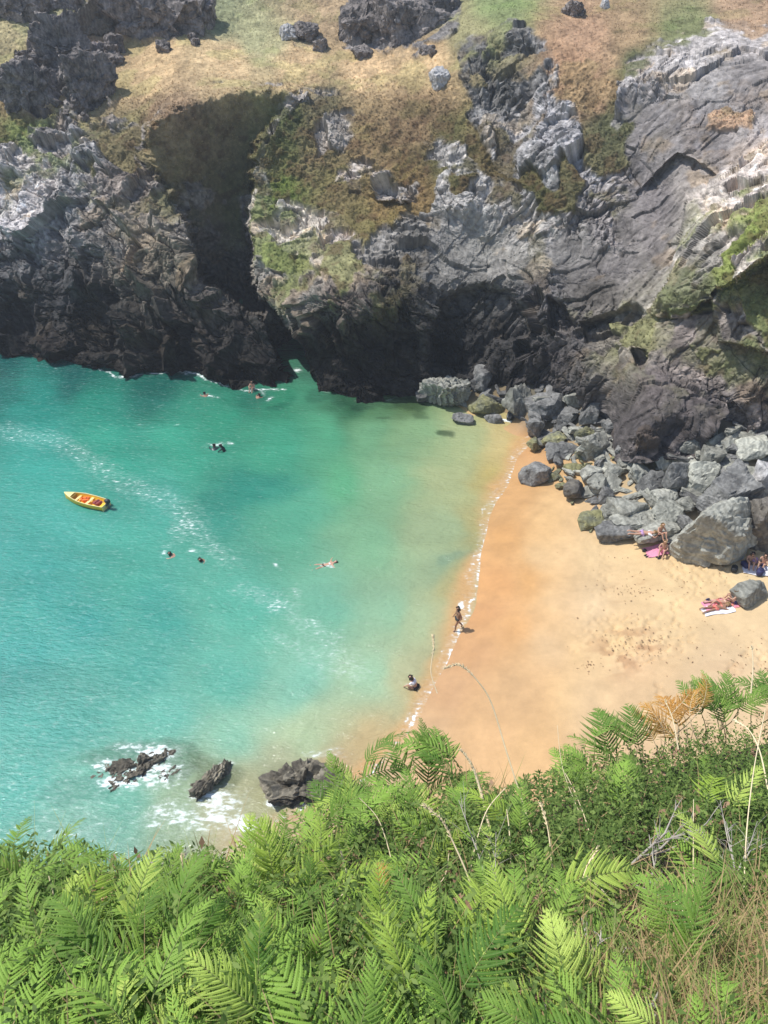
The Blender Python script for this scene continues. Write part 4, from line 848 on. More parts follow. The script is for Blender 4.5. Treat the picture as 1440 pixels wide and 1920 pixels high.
person('swim', sea(385, 742, .08), R(120), 'lone swimmer out from the foot of the left cliff', M_tan, M_hair)
person('swim', sea(484, 745, .08), R(60), 'swimmer close to the low rock spur', M_tan, M_hair)
person('sit', sea(474, 730, .05), R(-100), 'person sitting on the rock spur at the water in white shorts', M_skin, M_hair, None, M_white)
person('prone', on_rock(1206, 1004)+Vector((0, .1, .02)), R(-8), 'person in white and pink lying across a dark slab', M_skin, M_fair, M_white, M_lilac, long_sleeve=True)
person('sit', on_rock(1236, 1004)+Vector((0, .1, 0)), R(-70), 'person in pink sitting beside the dark slab', M_skin, M_fair, M_pink, M_black)
person('sit', on(1243, 1034), R(-120), 'person in pink sitting on a pink towel', M_skin, M_fair, M_pink, M_pink)
person('lie', on(1348, 1132), R(8), 'sunbather lying on a pink towel by the tilted rock, farther of two', M_skin, M_fair, M_peach, M_coral)
person('prone', on(1342, 1142), R(12), 'sunbather lying face down on a white towel, nearer of two', M_tan, M_fair, M_coral, M_coral)
person('sit', on(1378, 1130), R(160), 'person in a coral top sitting against the tilted rock', M_skin, M_fair, M_coral, M_navy)
person('sit', on(1404, 1056), R(-100), 'person in navy sitting beside the bags in the shade', M_skin, M_hair, M_navy, M_navy)
person('sit', on(1430, 1060), R(-130), 'person in lilac sitting at the right edge beside the bags', M_skin, M_hair, M_lilac, M_navy)

# towels, bags and shoes
def towel(px, py, L, W, yaw, mat, label, seed):
    n, m = 26, 16; u, v = np.meshgrid(np.linspace(-.5, .5, n), np.linspace(-.5, .5, m)); b = on(px, py)
    c, s = math.cos(yaw), math.sin(yaw); x = u*L+.03*np.sin(v*9+seed); y = v*W+.03*np.sin(u*8+seed)
    X = b.x+x*c-y*s; Yy = b.y+x*s+y*c; Z = sand_z(X, Yy)+.055+.025*fbm(np.stack([x, y, 0*x+seed], -1), .3, 3, seed)
    V = np.stack([X, Yy, Z], -1).reshape(-1, 3); Fc = grid_faces(m, n)
    lo = V-[0, 0, .02]; k = len(V); Fc = np.r_[Fc, Fc[:, ::-1]+k]
    o = mesh_np('towel', np.r_[V, lo], Fc, mat); tag(o, label, 'towel')
towel(1236, 1032, 1.7, .95, .1, M_pink, 'pink towel on the sand left of the huge boulder', 1)
towel(1350, 1134, 1.9, .8, .12, M_pink, 'pink towel under the sunbathers by the tilted rock', 2)
towel(1346, 1144, 1.8, .75, .15, M_white, 'white towel at the front of the sunbathers', 3)
towel(1375, 1132, .9, .7, .5, M_coral, 'coral towel crumpled beside the tilted rock', 4)
towel(1418, 1070, 1.5, .8, -.3, M_white, 'white and lilac towel under the bags at the right edge', 5)
towel(1212, 1012, 1.2, .6, .1, M_lilac, 'lilac towel draped near the dark slab', 6)
def bag(px, py, s, mat, label, seed, strap=True, kind='bag', lift=0):
    b = on(px, py); root = empty(kind, b+Vector((0, 0, lift)), (0, 0, seed)); tag(root, label, kind)
    U, Fc = ICO[3]; V = np.sign(U)*np.abs(U)**.7*np.array([.5, .32, .34])*s; V = V+U*(.04*s*fbm(V+seed, .2*s, 3, seed))[:, None]; V[:, 2] += .28*s
    mesh_np('pouch', V, Fc, mat, root)
    V, Q = tubes([([(-.25*s, 0, .55*s), (-.15*s, .02, .74*s), (0, .03, .8*s), (.15*s, .02, .74*s), (.25*s, 0, .55*s)], .03*s)], 5)
    mesh_np('strap', V, Q, M_black, root)
bag(1376, 1070, .55, M_black, 'small black bag on the sand in front of the huge boulder', 1)
bag(1396, 1062, .55, M_navy, 'navy bag leaning on the bags at the foot of the brown boulder', 2)
bag(1410, 1054, .6, M_lilac, 'lilac bag at the back of the bag heap', 3)
bag(1424, 1076, .6, M_navy, 'navy bag at the front of the bag heap', 4)
bag(1386, 1046, .5, M_white, 'pale bag against the huge boulder', 5)
bag(1208, 1034, .28, M_black, 'tiny dark pouch left of the pink towel', 6)
def shoes(px, py, label, mat):
    b = on(px, py); root = empty('shoes', b, (0, 0, .4)); tag(root, label, 'shoes')
    for s in (-1, 1):
        U, Fc = ICO[3]; V = U*np.array([.14, .05, .04]); V[:, 0] *= 1+.2*(U[:, 0] > 0); V[:, 2] += .04; V[:, 1] += s*.08
        mesh_np('shoe', V, Fc, mat, root)
shoes(1234, 1046, 'pair of dark shoes in front of the pink towel', M_black)
shoes(1212, 1043, 'pair of brown shoes near the tiny pouch', M_hair)
shoes(1328, 1126, 'pair of dark shoes at the end of the pink towel', M_navy)

# ================================================================== BOAT
def build_boat():
    bow, st_ = at_z(122, 928, .3), at_z(199, 946, .3); c = (bow+st_)/2; d = bow-st_; L = float(np.linalg.norm(d)); yaw = math.atan2(d[1], d[0])
    root = empty('dinghy', (c[0], c[1], 0), (0, 0, yaw)); tag(root, 'yellow open dinghy with an outboard motor, floating on the turquoise water', 'boat')
    ye = plain('yellow hull paint', (.92, .55, .04), .4, .06); cr = plain('cream rail', (.85, .70, .30), .4, .05); oc = plain('ochre deck', (.40, .25, .04), .6, .1)
    dk = plain('black motor casing', (.02, .03, .04), .3, .1); gr = plain('grey motor leg', (.12, .13, .14), .4, .1)
    n = 22; B = L*.31
    def half(t): return B/2*(1-max(0, (t-.35)/.65)**2.4)*(.86+.14*min(1, t/.3)) if t < 1 else .0
    def zt(t): return .36+.16*t**2
    def shell(off, zb, k=9):
        V = []; 
        for i in range(n):
            t = i/(n-1); hb = max(half(t)-off, .012); zk = zb+.22*max(0, t-.7)**1.2*2
            for j in range(k):
                a = -math.pi/2+math.pi*j/(k-1); sx = math.sin(a); f = abs(math.cos(a))**.55
                V.append(((t-.5)*(L-2*off), hb*np.sign(sx)*abs(sx)**.75, zt(t)*(1-f)+zk*f))
        return np.array(V), grid_faces(n, k)
    V, Q = shell(0, -.10); tr = [list(range(9))]
    o = mesh_np('hull', V, Q, ye, root)
    V2, Q2 = shell(.05, .02); mesh_np('inner_shell', V2, Q2, ye, root)
    rail = [((i/(n-1)-.5)*L, half(i/(n-1)), zt(i/(n-1))+.01) for i in range(n)]
    pts = rail+[(x, -y, z) for x, y, z in rail[::-1]]+[rail[0]]
    V, Q = tubes([(pts, .032)], 6); mesh_np('gunwale', V, Q, cr, root)
    def box(name, x0, x1, y, z0, z1, m, par=root, taper=1.):
        V = np.array([(x0,-y,z0),(x1,-y*taper,z0),(x1,y*taper,z0),(x0,y,z0),(x0,-y,z1),(x1,-y*taper,z1),(x1,y*taper,z1),(x0,y,z1)])
        Q = np.array([(3,2,1,0),(4,5,6,7),(0,1,5,4),(2,3,7,6),(1,2,6,5),(3,0,4,7)])
        ob = mesh_np(name, V, Q, m, par, smooth_=False); bv = ob.modifiers.new('bevel', 'BEVEL'); bv.width = .02; bv.segments = 2; return ob
    box('transom', -L/2-.03, -L/2+.03, half(0)-.01, -.02, .38, cr)
    box('thwart', -.12*L, -.12*L+.22, half(.4)-.05, .22, .26, cr); box('thwart', .16*L, .16*L+.2, half(.65)-.05, .24, .28, cr)
    box('stern_seat', -L/2+.05, -L/2+.38, half(.05)-.06, .2, .25, ye)
    # foredeck, a curved lid over the bow
    V = []; 
    for i in range(10):
        t = .80+.2*i/9
        for j in range(7): s = -1+2*j/6; V.append(((t-.5)*L, s*max(half(t)-.02, .01), zt(t)+.03+.03*(1-s*s)))
    mesh_np('foredeck', V, grid_faces(10, 7), cr, root)
    box('bow_locker', .27*L, .30*L, half(.8)-.05, .08, .44, oc)
    mo = empty('outboard_motor', (-L/2-.12, 0, 0)); mo.parent = root
    U, Fc = ICO[4]; V = np.sign(U)*np.abs(U)**.75*np.array([.21, .15, .17]); V[:, 2] += .62; V[:, 0] -= .05; mesh_np('cowling', V, Fc, dk, mo)
    box('motor_leg', -.14, -.02, .05, -.35, .5, gr, mo, 1.0); box('clamp', 0, .12, .12, .25, .42, gr, mo)
    V, Q = tubes([([(.05, .02, .52), (.25, .05, .50), (.45, .10, .52)], .02)], 6); mesh_np('tiller', V, Q, dk, mo)
    return root, L, yaw, c
boat, BL, byaw, bc = build_boat()
def boat_item(x, y, col, label, seed, name='life_jacket'):
    p = Matrix.Rotation(byaw, 4, 'Z')@Vector((x, y, .1)); root = empty(name, (bc[0]+p.x, bc[1]+p.y, .10), (0, 0, byaw+seed)); tag(root, label, 'life jacket')
    m = plain('jacket fabric '+str(seed), col, .7, .1); U, Fc = ICO[3]
    for s in (-1, 1):
        V = np.sign(U)*np.abs(U)**.6*np.array([.26, .11, .12]); V[:, 1] += s*.13; V[:, 2] += .13; mesh_np('panel', V, Fc, m, root)
    V, Q = tubes([([(.2, -.14, .15), (.30, -.06, .22), (.32, 0, .24), (.30, .06, .22), (.2, .14, .15)], .07)], 6); mesh_np('collar', V, Q, m, root)
    V, Q = tubes([([(-.05, -.25, .2), (-.05, 0, .27), (-.05, .25, .2)], .02)], 4); mesh_np('strap', V, Q, M_black, root)
boat_item(.05, -.12, (.85, .18, .03), 'bright orange life jacket lying amidships in the dinghy', .5)
boat_item(-.95, -.08, (.32, .06, .06), 'maroon life jacket lying near the stern of the dinghy', 1.3)

# ================================================================== NEAR SLOPE AND ITS PLANTS
edge = [(-500,1640),(-100,1640),(0,1640),(200,1650),(430,1640),(540,1610),(620,1550),(700,1520),(780,1500),(870,1510),(1000,1500),(1070,1480),(1200,1440),(1300,1410),(1440,1380),(1700,1350),(2000,1320)]
ex = np.array([a for a, b in edge], float); ey = np.array([b for a, b in edge], float)
SL = .87; G0 = H-1.62
def slope_pt(px, py):
    """the steep bank: plane z = G0 - SL*y + bumps"""
    a, dy, dz = ray(px, py); t = (G0-H)/(dz+SL*dy)
    return np.stack([a*t, dy*t, H+dz*t], -1)
hx = np.arange(-500, 1960, 14.0); tt = np.linspace(0, 1, 70)
HX, TT = np.meshgrid(hx, tt); E = np.interp(HX, ex, ey); HY = E+(2700-E)*TT**1.3
HP = slope_pt(HX, HY); bump = .10*fbm(HP, .7, 4, 601)+.05*fbm(HP, .2, 3, 602)
HP[..., 2] += bump*smooth(0, .05, TT)-.10
# beyond the brow the ground falls away as a rough cliff to the shore
drops = []
for dd, oy in ((.35, .16), (1.2, .35), (3, .7), (7, 1.4), (13, 2.2), (20, 3.2), (29, 4.4)):
    row = HP[0].copy(); row[:, 1] += oy+.3*dd**.5*.2*fbm(row*[1, 0, 0]+dd, 2, 3, 7); row[:, 2] -= dd; drops.append(row)
HPa = np.concatenate([np.array(drops)[::-1], HP], 0)
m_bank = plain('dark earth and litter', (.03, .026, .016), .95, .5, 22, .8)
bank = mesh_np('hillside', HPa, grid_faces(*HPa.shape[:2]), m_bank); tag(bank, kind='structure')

TX = [-300,0,60,110,170,230,330,430,480,560,610,680,740,800,860,875,940,1000,1050,1075,1190,1215,1290,1330,1440,1700]
TY = [1575,1575,1545,1555,1570,1605,1565,1590,1515,1510,1420,1425,1385,1368,1380,1452,1470,1440,1425,1345,1350,1330,1275,1290,1285,1280]
def sil_ok(P, q=0.):
    x, y = proj(np.asarray(P)); return (y-np.interp(x, TX, TY)) > q
M_fern = [leaf_mat('bracken green', (.07, .17, .026), (.27, .43, .075), .20), leaf_mat('bracken yellow green', (.28, .42, .05), (.50, .63, .14), .22), leaf_mat('bracken turning', (.55, .36, .06), (.62, .28, .05), .35), leaf_mat('bracken dead', (.28, .13, .05), (.35, .19, .09), .25)]
M_stem = plain('bracken stalk', (.20, .24, .07), .6); M_straw = plain('straw stem', (.80, .66, .42), .7, .15); M_twig = plain('bleached twig', (.40, .36, .31), .8, .3)
def frond_mesh(seed, L=.62, droop=.55, n=19, wide=.36, el=.5):
    """a bracken blade: rachis, paired pinnae, each with paired pinnules; built bending along an arc from the origin"""
    r = random.Random(seed); V = []; Q = []; stems = []
    pts = []; p = Vector((0, 0, 0)); a = el; 
    for i in range(n+3):
        pts.append((p.copy(), a)); st = L/(n+2); p = p+Vector((math.cos(a), 0, math.sin(a)))*st; a -= droop/(n+2)*1.6
    stems.append(([q for q, _ in pts], [.0042*(1-i/(n+3)*.85) for i in range(n+3)]))
    twist = r.uniform(-.1, .1)
    for i in range(1, n+2):
        t = i/(n+2); q, a = pts[i]; fwd = Vector((math.cos(a), 0, math.sin(a))); upv = Vector((-math.sin(a), 0, math.cos(a)))
        ln = wide*(1-t)**.85*(1 if i > 2 else .78+.1*i)*r.uniform(.88, 1.08)+.012
        for s in (-1, 1):
            ang = math.radians(62-26*t)+r.uniform(-.07, .07); dr = Vector((0, s, 0))*math.sin(ang)+fwd*math.cos(ang); sag = r.uniform(.1, .6); lift = .18+r.uniform(-.2, .25)
            if r.random() < .04: continue
            m = max(5, int(ln/.0088)); pp = []; kink = r.uniform(.1, .4); turn = r.uniform(-.5, .5)
            for k in range(m+1):
                u = k/m; pp.append(q+dr*(ln*u)+upv*(ln*(lift*u-sag*u*u))+fwd*(ln*kink*u*u))
            stems.append((pp[::3]+[pp[-1]], .0009)); wm = .42*L/(n+2)*r.uniform(.85, 1.12)
            for s2 in (-1, 1):
                row = []
                for k in range(m+1):
                    u = k/m; d = (pp[min(k+1, m)]-pp[max(k-1, 0)]).normalized(); nrm = upv-d*upv.dot(d); nrm.normalize(); sd = d.cross(nrm)*s2
                    w = wm*min(1, (ln/.09)**.5)*(1-u**1.7)**.8*(.75+.25*min(1, u*6)); dn = nrm*(-.30+turn*s2*.6)
                    row.append((pp[k], pp[k]+(sd+dn)*w*.52+d*.001, pp[k]+(sd*r.uniform(.85, 1.1)+dn)*w+d*(w*.55), d))
                for k in range(m):
                    a0, v0, t0, _ = row[k]; a1, v1, t1, _ = row[k+1]; b0 = len(V); t0 = t0+(a1-a0)*.35; mm = a0+(a1-a0)*.5
                    V += [a0, v0, t0, mm, v1, a1]; Q.append((b0, b0+1, b0+2, b0+3)); Q.append((b0+3, b0+2, b0+4, b0+5))
    return np.array([tuple(v) for v in V]), np.array(Q), tubes(stems, 3)
fern_protos = []
for k in range(11):
    rr = random.Random(k*7+1); el = rr.uniform(.25, 1.15); fern_protos.append((frond_mesh(k, rr.uniform(.50, .66), rr.uniform(.5, 1.1), rr.choice((17, 19, 22)), rr.uniform(.17, .27), el), el))
fern_data = {}
def fern_meshes(k, mi):
    if (k, mi) not in fern_data:
        (V, Q, (SV, SQ)), el = fern_protos[k]
        f = mesh_np('frond', V, Q, M_fern[mi], smooth_=False); s = mesh_np('midrib', SV, SQ, M_stem if mi < 2 else M_straw)
        st = [(-.10*math.cos(el)-.03, 0, -.42), (-.09*math.cos(el)-.02, 0, -.22), (-.04, 0, -.07), (0, 0, 0)]
        TV, TQ = tubes([(st, [.006, .0055, .005, .0045])], 5); t = mesh_np('stem', TV, TQ, M_stem if mi < 2 else M_straw)
        fern_data[(k, mi)] = (f.data, s.data, t.data)
        for o in (f, s, t): bpy.data.objects.remove(o)
    return fern_data[(k, mi)]
bulk = {0: [], 1: []}
dens_fn = lambda x, y: 1.
def fern(px, py, hgt, yaw, scale, k, mi, label, tilt=0., roll=0., stuff=False, check=False, tol=-6, group='bracken fronds on the near slope'):
    """px, py: where the foot of the blade shows; hgt: how high it stands above the bank"""
    e = float(np.interp(px, ex, ey)); g_ = slope_pt(px, max(py, e+2)); up = np.array([0, -.15, 1.])
    pos = Vector(g_)+Vector((0, .12, 1)).normalized()*hgt*.75
    f, s, t = fern_meshes(k, mi)
    if stuff:
        M = Matrix.Translation(pos)@Euler((roll, tilt, yaw)).to_matrix().to_4x4()@Matrix.Scale(scale, 4); V = fern_protos[k][0][0]
        A = np.array(M)
        if not sil_ok(V[::9]@A[:3, :3].T+A[:3, 3], 4).all(): return
        bulk[mi].append((V@A[:3, :3].T+A[:3, 3], fern_protos[k][0][1])); return
    V = fern_protos[k][0][0][::9]; A = np.array(Matrix.Translation(pos)@Euler((roll, tilt, yaw)).to_matrix().to_4x4()@Matrix.Scale(scale, 4))
    for _ in range(9):
        bad = ~sil_ok(V@A[:3, :3].T+A[:3, 3], tol)
        if not bad.any(): break
        pos = pos-Vector((0, .06, .05)); A[:3, 3] = pos
    else: return False
    if check:
        cx_, cy_ = proj((V@A[:3, :3].T+A[:3, 3]).mean(0)); 
        if rf.random() > dens_fn(float(cx_), float(cy_)): return False
    root = empty('bracken', pos, (roll, tilt, yaw), scale); tag(root, label, 'fern', group)
    for nm, d in (('frond', f), ('stem', t)):
        o = bpy.data.objects.new(nm, d); COL.objects.link(o); o.parent = root
        if nm == 'frond':
            o2 = bpy.data.objects.new('midrib', s); COL.objects.link(o2); o2.parent = o
    return True
rf = random.Random(21)
def region_name(px, py):
    h = 'far left' if px < 300 else 'left middle' if px < 620 else 'centre' if px < 900 else 'right middle' if px < 1180 else 'far right'
    v = 'on the brow of the bank' if py < np.interp(px, ex, ey)+90 else 'low on the bank' if py > 1790 else 'halfway down the bank'
    return h, v
def yaw_bias():
    return R(rf.gauss(90, 62)) if rf.random() < .72 else R(rf.uniform(0, 360))
# hand placed fronds that show plainly: px, py, height, yaw, scale, proto, material, tilt
KEY = [(800,1500,.42,95,.95,1,0),(765,1490,.40,120,.9,4,0),(835,1495,.38,60,.9,6,0),(800,1470,.45,80,.8,2,0),(655,1540,.40,100,.85,3,0),(640,1520,.42,130,.75,7,0),(690,1560,.40,70,.85,1,0),
 (1130,1470,.42,90,1.0,2,0),(1100,1465,.42,120,.9,4,0),(1165,1480,.4,60,.9,5,0),(1140,1440,.45,100,.8,8,0),(1340,1400,.42,100,1.0,1,0),(1390,1380,.42,40,1.0,4,0),(1320,1370,.45,110,.85,3,0),(1430,1360,.45,60,1.,2,1),(1360,1350,.45,20,.9,6,0),
 (1250,1410,.40,95,.9,5,2),(1225,1420,.38,130,.8,2,2),(1275,1415,.36,60,.75,7,2),(1350,1540,.45,25,1.1,3,1),(1310,1530,.42,60,1.0,5,1),(560,1700,.42,60,1.15,1,1),(600,1680,.45,95,1.15,4,1),(520,1690,.42,120,1.1,2,1),(480,1640,.40,95,1.0,6,1),
 (630,1700,.4,30,1.1,8,1),(340,1680,.42,95,1.,3,1),(280,1690,.42,110,1.,5,1),(165,1650,.4,95,.9,7,0),(60,1640,.42,100,.9,1,0),(140,1640,.42,75,.8,4,0),(30,1630,.4,120,.9,2,0),
 (720,1860,.45,95,1.1,3,1),(880,1850,.4,80,1.1,5,1),(960,1860,.45,100,1.1,8,1),(1250,1850,.42,70,1.05,3,0),(1060,1930,.42,95,1.,2,1),(480,1930,.45,90,1.1,4,1),(250,1900,.45,150,1.1,5,0),(130,1860,.42,120,1.1,1,0),(760,1960,.4,110,1.1,4,1),(1310,1740,.42,150,1.1,6,0),(1400,1700,.42,170,1.1,7,0),
 (700,1770,.34,60,.5,1,3),(455,1760,.34,140,.5,3,3),(720,1745,.33,100,.45,4,2),(185,1720,.36,90,.5,2,3),(190,1740,.34,60,.5,5,3),(175,1735,.34,120,.45,5,3)]
rk = random.Random(77); BROW = []
for cx0, cy0, spx, spy, m_, nn_ in ((800,1480,45,30,0,8),(1130,1460,60,30,0,9),(1250,1410,45,18,2,5),(1370,1380,75,25,0,8),(650,1540,40,25,0,4)):
    for _ in range(nn_): BROW.append((cx0+rk.uniform(-1, 1)*spx, cy0+rk.uniform(-1, 1)*spy, rk.uniform(.34, .5), rk.uniform(20, 165), rk.uniform(.7, .95), rk.randrange(11), m_))
for i, (px, py, hg, yw, sc, k, mi) in enumerate(KEY+BROW):
    h, v = region_name(px, py)
    lab = ('yellow turning bracken frond '+('on the brow in front of the sand' if px > 1000 else 'low among the centre ferns') if mi == 2 else f'dead orange brown bracken frond among green ones, {h}' if mi == 3 else ('light yellow green' if mi == 1 else 'mid green')+f' large frond {"leaning left" if yw > 105 else "leaning right" if yw < 75 else "upright"} {v}, {h}')
    brow = py < np.interp(px, ex, ey)+25; fern(px, py+(0 if brow else 40), hg*(1.35 if mi == 2 else 1.1 if brow else .7), R(yw), sc*(.68 if brow else .48), k, mi, lab, rf.uniform(-.3, .3), rf.uniform(-.6, .6), tol=-34 if brow else -6)
def dens_fn(x, y):
    d = 1.
    if 1000 < x and y < 1480: d = .6
    if x > 870 and y < 1640: d = .2
    if x > 1150 and 1540 < y < 1760: d = .03
    if x > 990 and y > 1690: d = .6
    if x > 1150 and y > 1760: d = .28
    if x < 130 and y > 1720: d = .35
    if 480 < x < 760 and y > 1850: d = .5
    if y < 1500 and 870 < x < 1040: d = 0
    return d
n_f = 0; tries = 0
while n_f < 205 and tries < 9000:
    tries += 1
    px = rf.uniform(-90, 1530); e = float(np.interp(px, ex, ey)); py = e+12+(2080-e)*rf.random()**1.05
    near = (py-1600)/400; mi = 1 if rf.random() < (.36 if 150 < px < 1000 else .25) else 0
    h, v = region_name(px, py); yw = yaw_bias(); sc_ = rf.uniform(.27, .54)
    a_ = math.degrees(yw) % 360; dr_ = 'outward' if 55 < a_ < 125 else 'right' if a_ < 55 or a_ > 305 else 'left' if a_ < 235 else 'backward'
    lab = ('large ' if sc_ > .46 else 'small ' if sc_ < .34 else '')+('light' if mi else 'mid')+f' green frond pointing {dr_} {v}, {h}'
    n_f += bool(fern(px, py, rf.uniform(.05, .42), yw, sc_, rf.randrange(11), mi, lab, rf.uniform(-.4, .45), rf.uniform(-.6, .6), check=True))
for i in range(330):     # hidden depths of the bank
    px = rf.uniform(-90, 1530); e = float(np.interp(px, ex, ey)); py = e+16+(2150-e)*rf.random()
    if px > 860 and rf.random() < .7: continue
    fern(px, py, rf.uniform(.02, .22), yaw_bias(), rf.uniform(.32, .56), rf.randrange(11), 0, None, rf.uniform(-.3, .3), rf.uniform(-.4, .4), stuff=True)
VV = []; QQ = []; n0 = 0
for V, Q in bulk[0]: VV.append(V); QQ.append(Q+n0); n0 += len(V)
tag(mesh_np('bracken_undergrowth', np.concatenate(VV), np.concatenate(QQ), M_fern[0], smooth_=False), 'lower bracken leaves in the depth of the bank', kind='stuff')

# leafy scrub: sprigs of small oval leaves
HOLE = [(1130,1660),(1200,1600),(1350,1590),(1365,1780),(1290,1850),(1150,1830)]
def scrub(name, n, mat, seed, zones, leaf=.030, hmax=.42, nl=11, slim=.42, base=0.):
    r = np.random.default_rng(seed); V = []; 
    tot = 0
    while tot < n:
        m = 4000; px = r.uniform(-90, 1540, m); e = np.interp(px, ex, ey); py = e+4+(2100-e)*r.random(m)
        w = np.full(m, base)
        for poly, d in zones: w = np.maximum(w, d*(sdf(px, py, poly) > 0))
        w = w*(1-.93*(sdf(px, py, HOLE) > 0))*(1-.75*((px > 1180) & (py > 1800))); ok = r.random(m) < w; px, py = px[ok], py[ok]; g0 = slope_pt(px, py); m = len(px)
        d = r.normal(0, .45, (m, 3)); d[:, 2] = 1; d /= np.linalg.norm(d, axis=1, keepdims=True); hl = hmax*r.uniform(.45, 1.05, m)
        for k in range(nl):
            u = .25+.75*(k+1)/nl; c = g0+d*(hl*u)[:, None]; a = r.uniform(0, 2*np.pi, m); t = r.uniform(-.2, .8, m)
            e1 = np.stack([np.cos(a)*np.cos(t), np.sin(a)*np.cos(t), np.sin(t)], -1); e2 = np.cross(e1, d+r.normal(0, .3, (m, 3))); e2 /= np.linalg.norm(e2, axis=1, keepdims=True)+1e-6
            ls = (leaf*r.uniform(.6, 1.25, m))[:, None]; b0 = c+e1*ls*.15
            V.append(np.stack([b0, b0+e1*ls*.5-e2*ls*slim*.5, b0+e1*ls, b0+e1*ls*.5+e2*ls*slim*.5], 1))
        tot += m
    V = np.concatenate(V); V = V[sil_ok(V[:, 0], 10)].reshape(-1, 3)
    return mesh_np(name, V, np.arange(len(V)).reshape(-1, 4), mat, smooth_=False)
M_scrub = leaf_mat('scrub leaf', (.022, .05, .012), (.11, .175, .04), .18, .6, 5); M_scrub2 = leaf_mat('pale scrub leaf', (.09, .16, .035), (.20, .28, .07), .25, .6, 6)
Zr = [([(870,1400),(1500,1300),(1560,1700),(1300,1740),(860,1720)], 1.), ([(620,1480),(880,1440),(880,1700),(640,1700)], .35), ([(-100,1700),(120,1720),(130,1900),(-100,2000)], .8), ([(500,1740),(760,1740),(760,1860),(500,1860)], .5), ([(700,1780),(1000,1800),(960,2000),(700,2000)], .7)]
tag(scrub('scrub_leaves', 5000, M_scrub, 31, Zr, .026, .36, 12, .40, .16), 'dark leafy scrub between the ferns', kind='stuff')
tag(scrub('pale_scrub_leaves', 1100, M_scrub2, 32, Zr, .026, .44, 12, .45, .07), 'paler leafy scrub between the ferns', kind='stuff')
# dry grass and litter
def blades(name, n, mat, seed, zones, L=.30, base=0., flat=.8, w0=.0022):
    r = np.random.default_rng(seed); V = []; Q = []; tot = 0; nv = 0
    while tot < n:
        m = 3000; px = r.uniform(-90, 1540, m); e = np.interp(px, ex, ey); py = e+4+(2100-e)*r.random(m); w = np.full(m, base)
        for poly, d in zones: w = np.maximum(w, d*(sdf(px, py, poly) > 0))
        ok = r.random(m) < w; g0 = slope_pt(px[ok], py[ok]); m = len(g0); a = r.uniform(0, 2*np.pi, m); el = r.uniform(.2, 1.4, m)
        h = np.stack([np.cos(a), np.sin(a), 0*a], -1); s = np.stack([-np.sin(a), np.cos(a), 0*a], -1); l = L*r.uniform(.5, 1.4, m); dr = r.uniform(0, .8, m); pts = []
        g0 = g0+np.array([0, 0, 1.])*r.uniform(0, .16, m)[:, None]
        for k in range(5):
            u = k/4; c = g0+h*(l*u*np.cos(el))[:, None]; c[:, 2] += l*(u*np.sin(el)-dr*u*u*.6); ww = (w0*(1.05-u))
            pts += [c-s*ww, c+s*ww]
        P_ = np.stack(pts, 1); V.append(P_.reshape(-1, 3)); i0 = nv+np.arange(m)*10
        for k in range(4): Q.append(np.stack([i0+2*k, i0+2*k+1, i0+2*k+3, i0+2*k+2], -1))
        nv += m*10; tot += m
    return mesh_np(name, np.concatenate(V), np.concatenate(Q), mat, smooth_=False)
M_dry = leaf_mat('dry grass', (.38, .26, .12), (.62, .48, .27), .2, .7, 7); M_gblade = leaf_mat('green grass', (.14, .22, .05), (.28, .34, .10), .3, .5, 7); M_lit = leaf_mat('dead leaf litter', (.20, .10, .06), (.36, .24, .15), .1, .8, 9)
Zd = [([(1230,1760),(1560,1720),(1560,2100),(1150,2100)], 1.), ([(960,1700),(1250,1740),(1200,2000),(980,2000)], .35), ([(860,1470),(960,1480),(940,1560),(860,1560)], .6), ([(180,1590),(460,1590),(460,1640),(180,1640)], .7), ([(1180,1380),(1330,1370),(1330,1450),(1180,1450)], .4)]
tag(blades('dry_grass_blades', 3000, M_dry, 41, Zd, .26, .06, w0=.003), 'dry straw grass on the bank', kind='stuff')
tag(blades('green_grass_blades', 3600, M_gblade, 42, Zd, .26, .10), 'green grass on the bank', kind='stuff')
tag(scrub('dead_leaves', 1500, M_lit, 43, Zd, .045, .18, 6, .5, .12), 'brown dead leaves low on the bank', kind='stuff')

# tall grass stalks with seed heads, each standing in view
def stalk(path, r0, r1, label, w=.0022, head=0, name='grass_stalk', mat=None):
    n = len(path); pts = [Vector(at_r(x, y, (r0+(r1-r0)*i/(n-1))*.90)) for i, (x, y) in enumerate(path)]
    fine = []
    for i in range(n-1):     # Catmull-Rom through the points
        p0, p1, p2, p3 = pts[max(i-1, 0)], pts[i], pts[i+1], pts[min(i+2, n-1)]
        for k in range(6):
            t = k/6; fine.append(.5*((2*p1)+(p2-p0)*t+(2*p0-5*p1+4*p2-p3)*t*t+(3*p1-p0-3*p2+p3)*t**3))
    fine.append(pts[-1]); m = len(fine); root = empty(name, tuple(fine[0])); tag(root, label, 'grass stalk', None)
    o0 = fine[0]; V, Q = tubes([([p-o0 for p in fine], [1.6*w*(1-.55*i/m) for i in range(m)])], 5); mesh_np('stem', V, Q, mat or M_straw, root)
    if head:
        paths = []; rr = random.Random(int(path[0][0])); hn = int(m*head)
        for i in range(m-hn, m):
            for _ in range(7):
                b = fine[i]-o0; d = (fine[min(i+1, m-1)]-fine[i-1]).normalized(); q = Vector((rr.gauss(0, 1), rr.gauss(0, 1), rr.gauss(0, 1))).normalized()
                e = (d+q*.55).normalized(); L = rr.uniform(.010, .022); paths.append(([b, b+e*L*.5, b+e*L], [.0006, .0024, .0004]))
        V, Q = tubes(paths, 4); mesh_np('seed_head', V, Q, mat or M_straw, root)
stalk([(1012,1610),(985,1520),(950,1410),(922,1320),(898,1280),(865,1248),(836,1252)], 4.2, 4.0, 'tallest straw grass stalk arching left across the sand', .0026, .30)
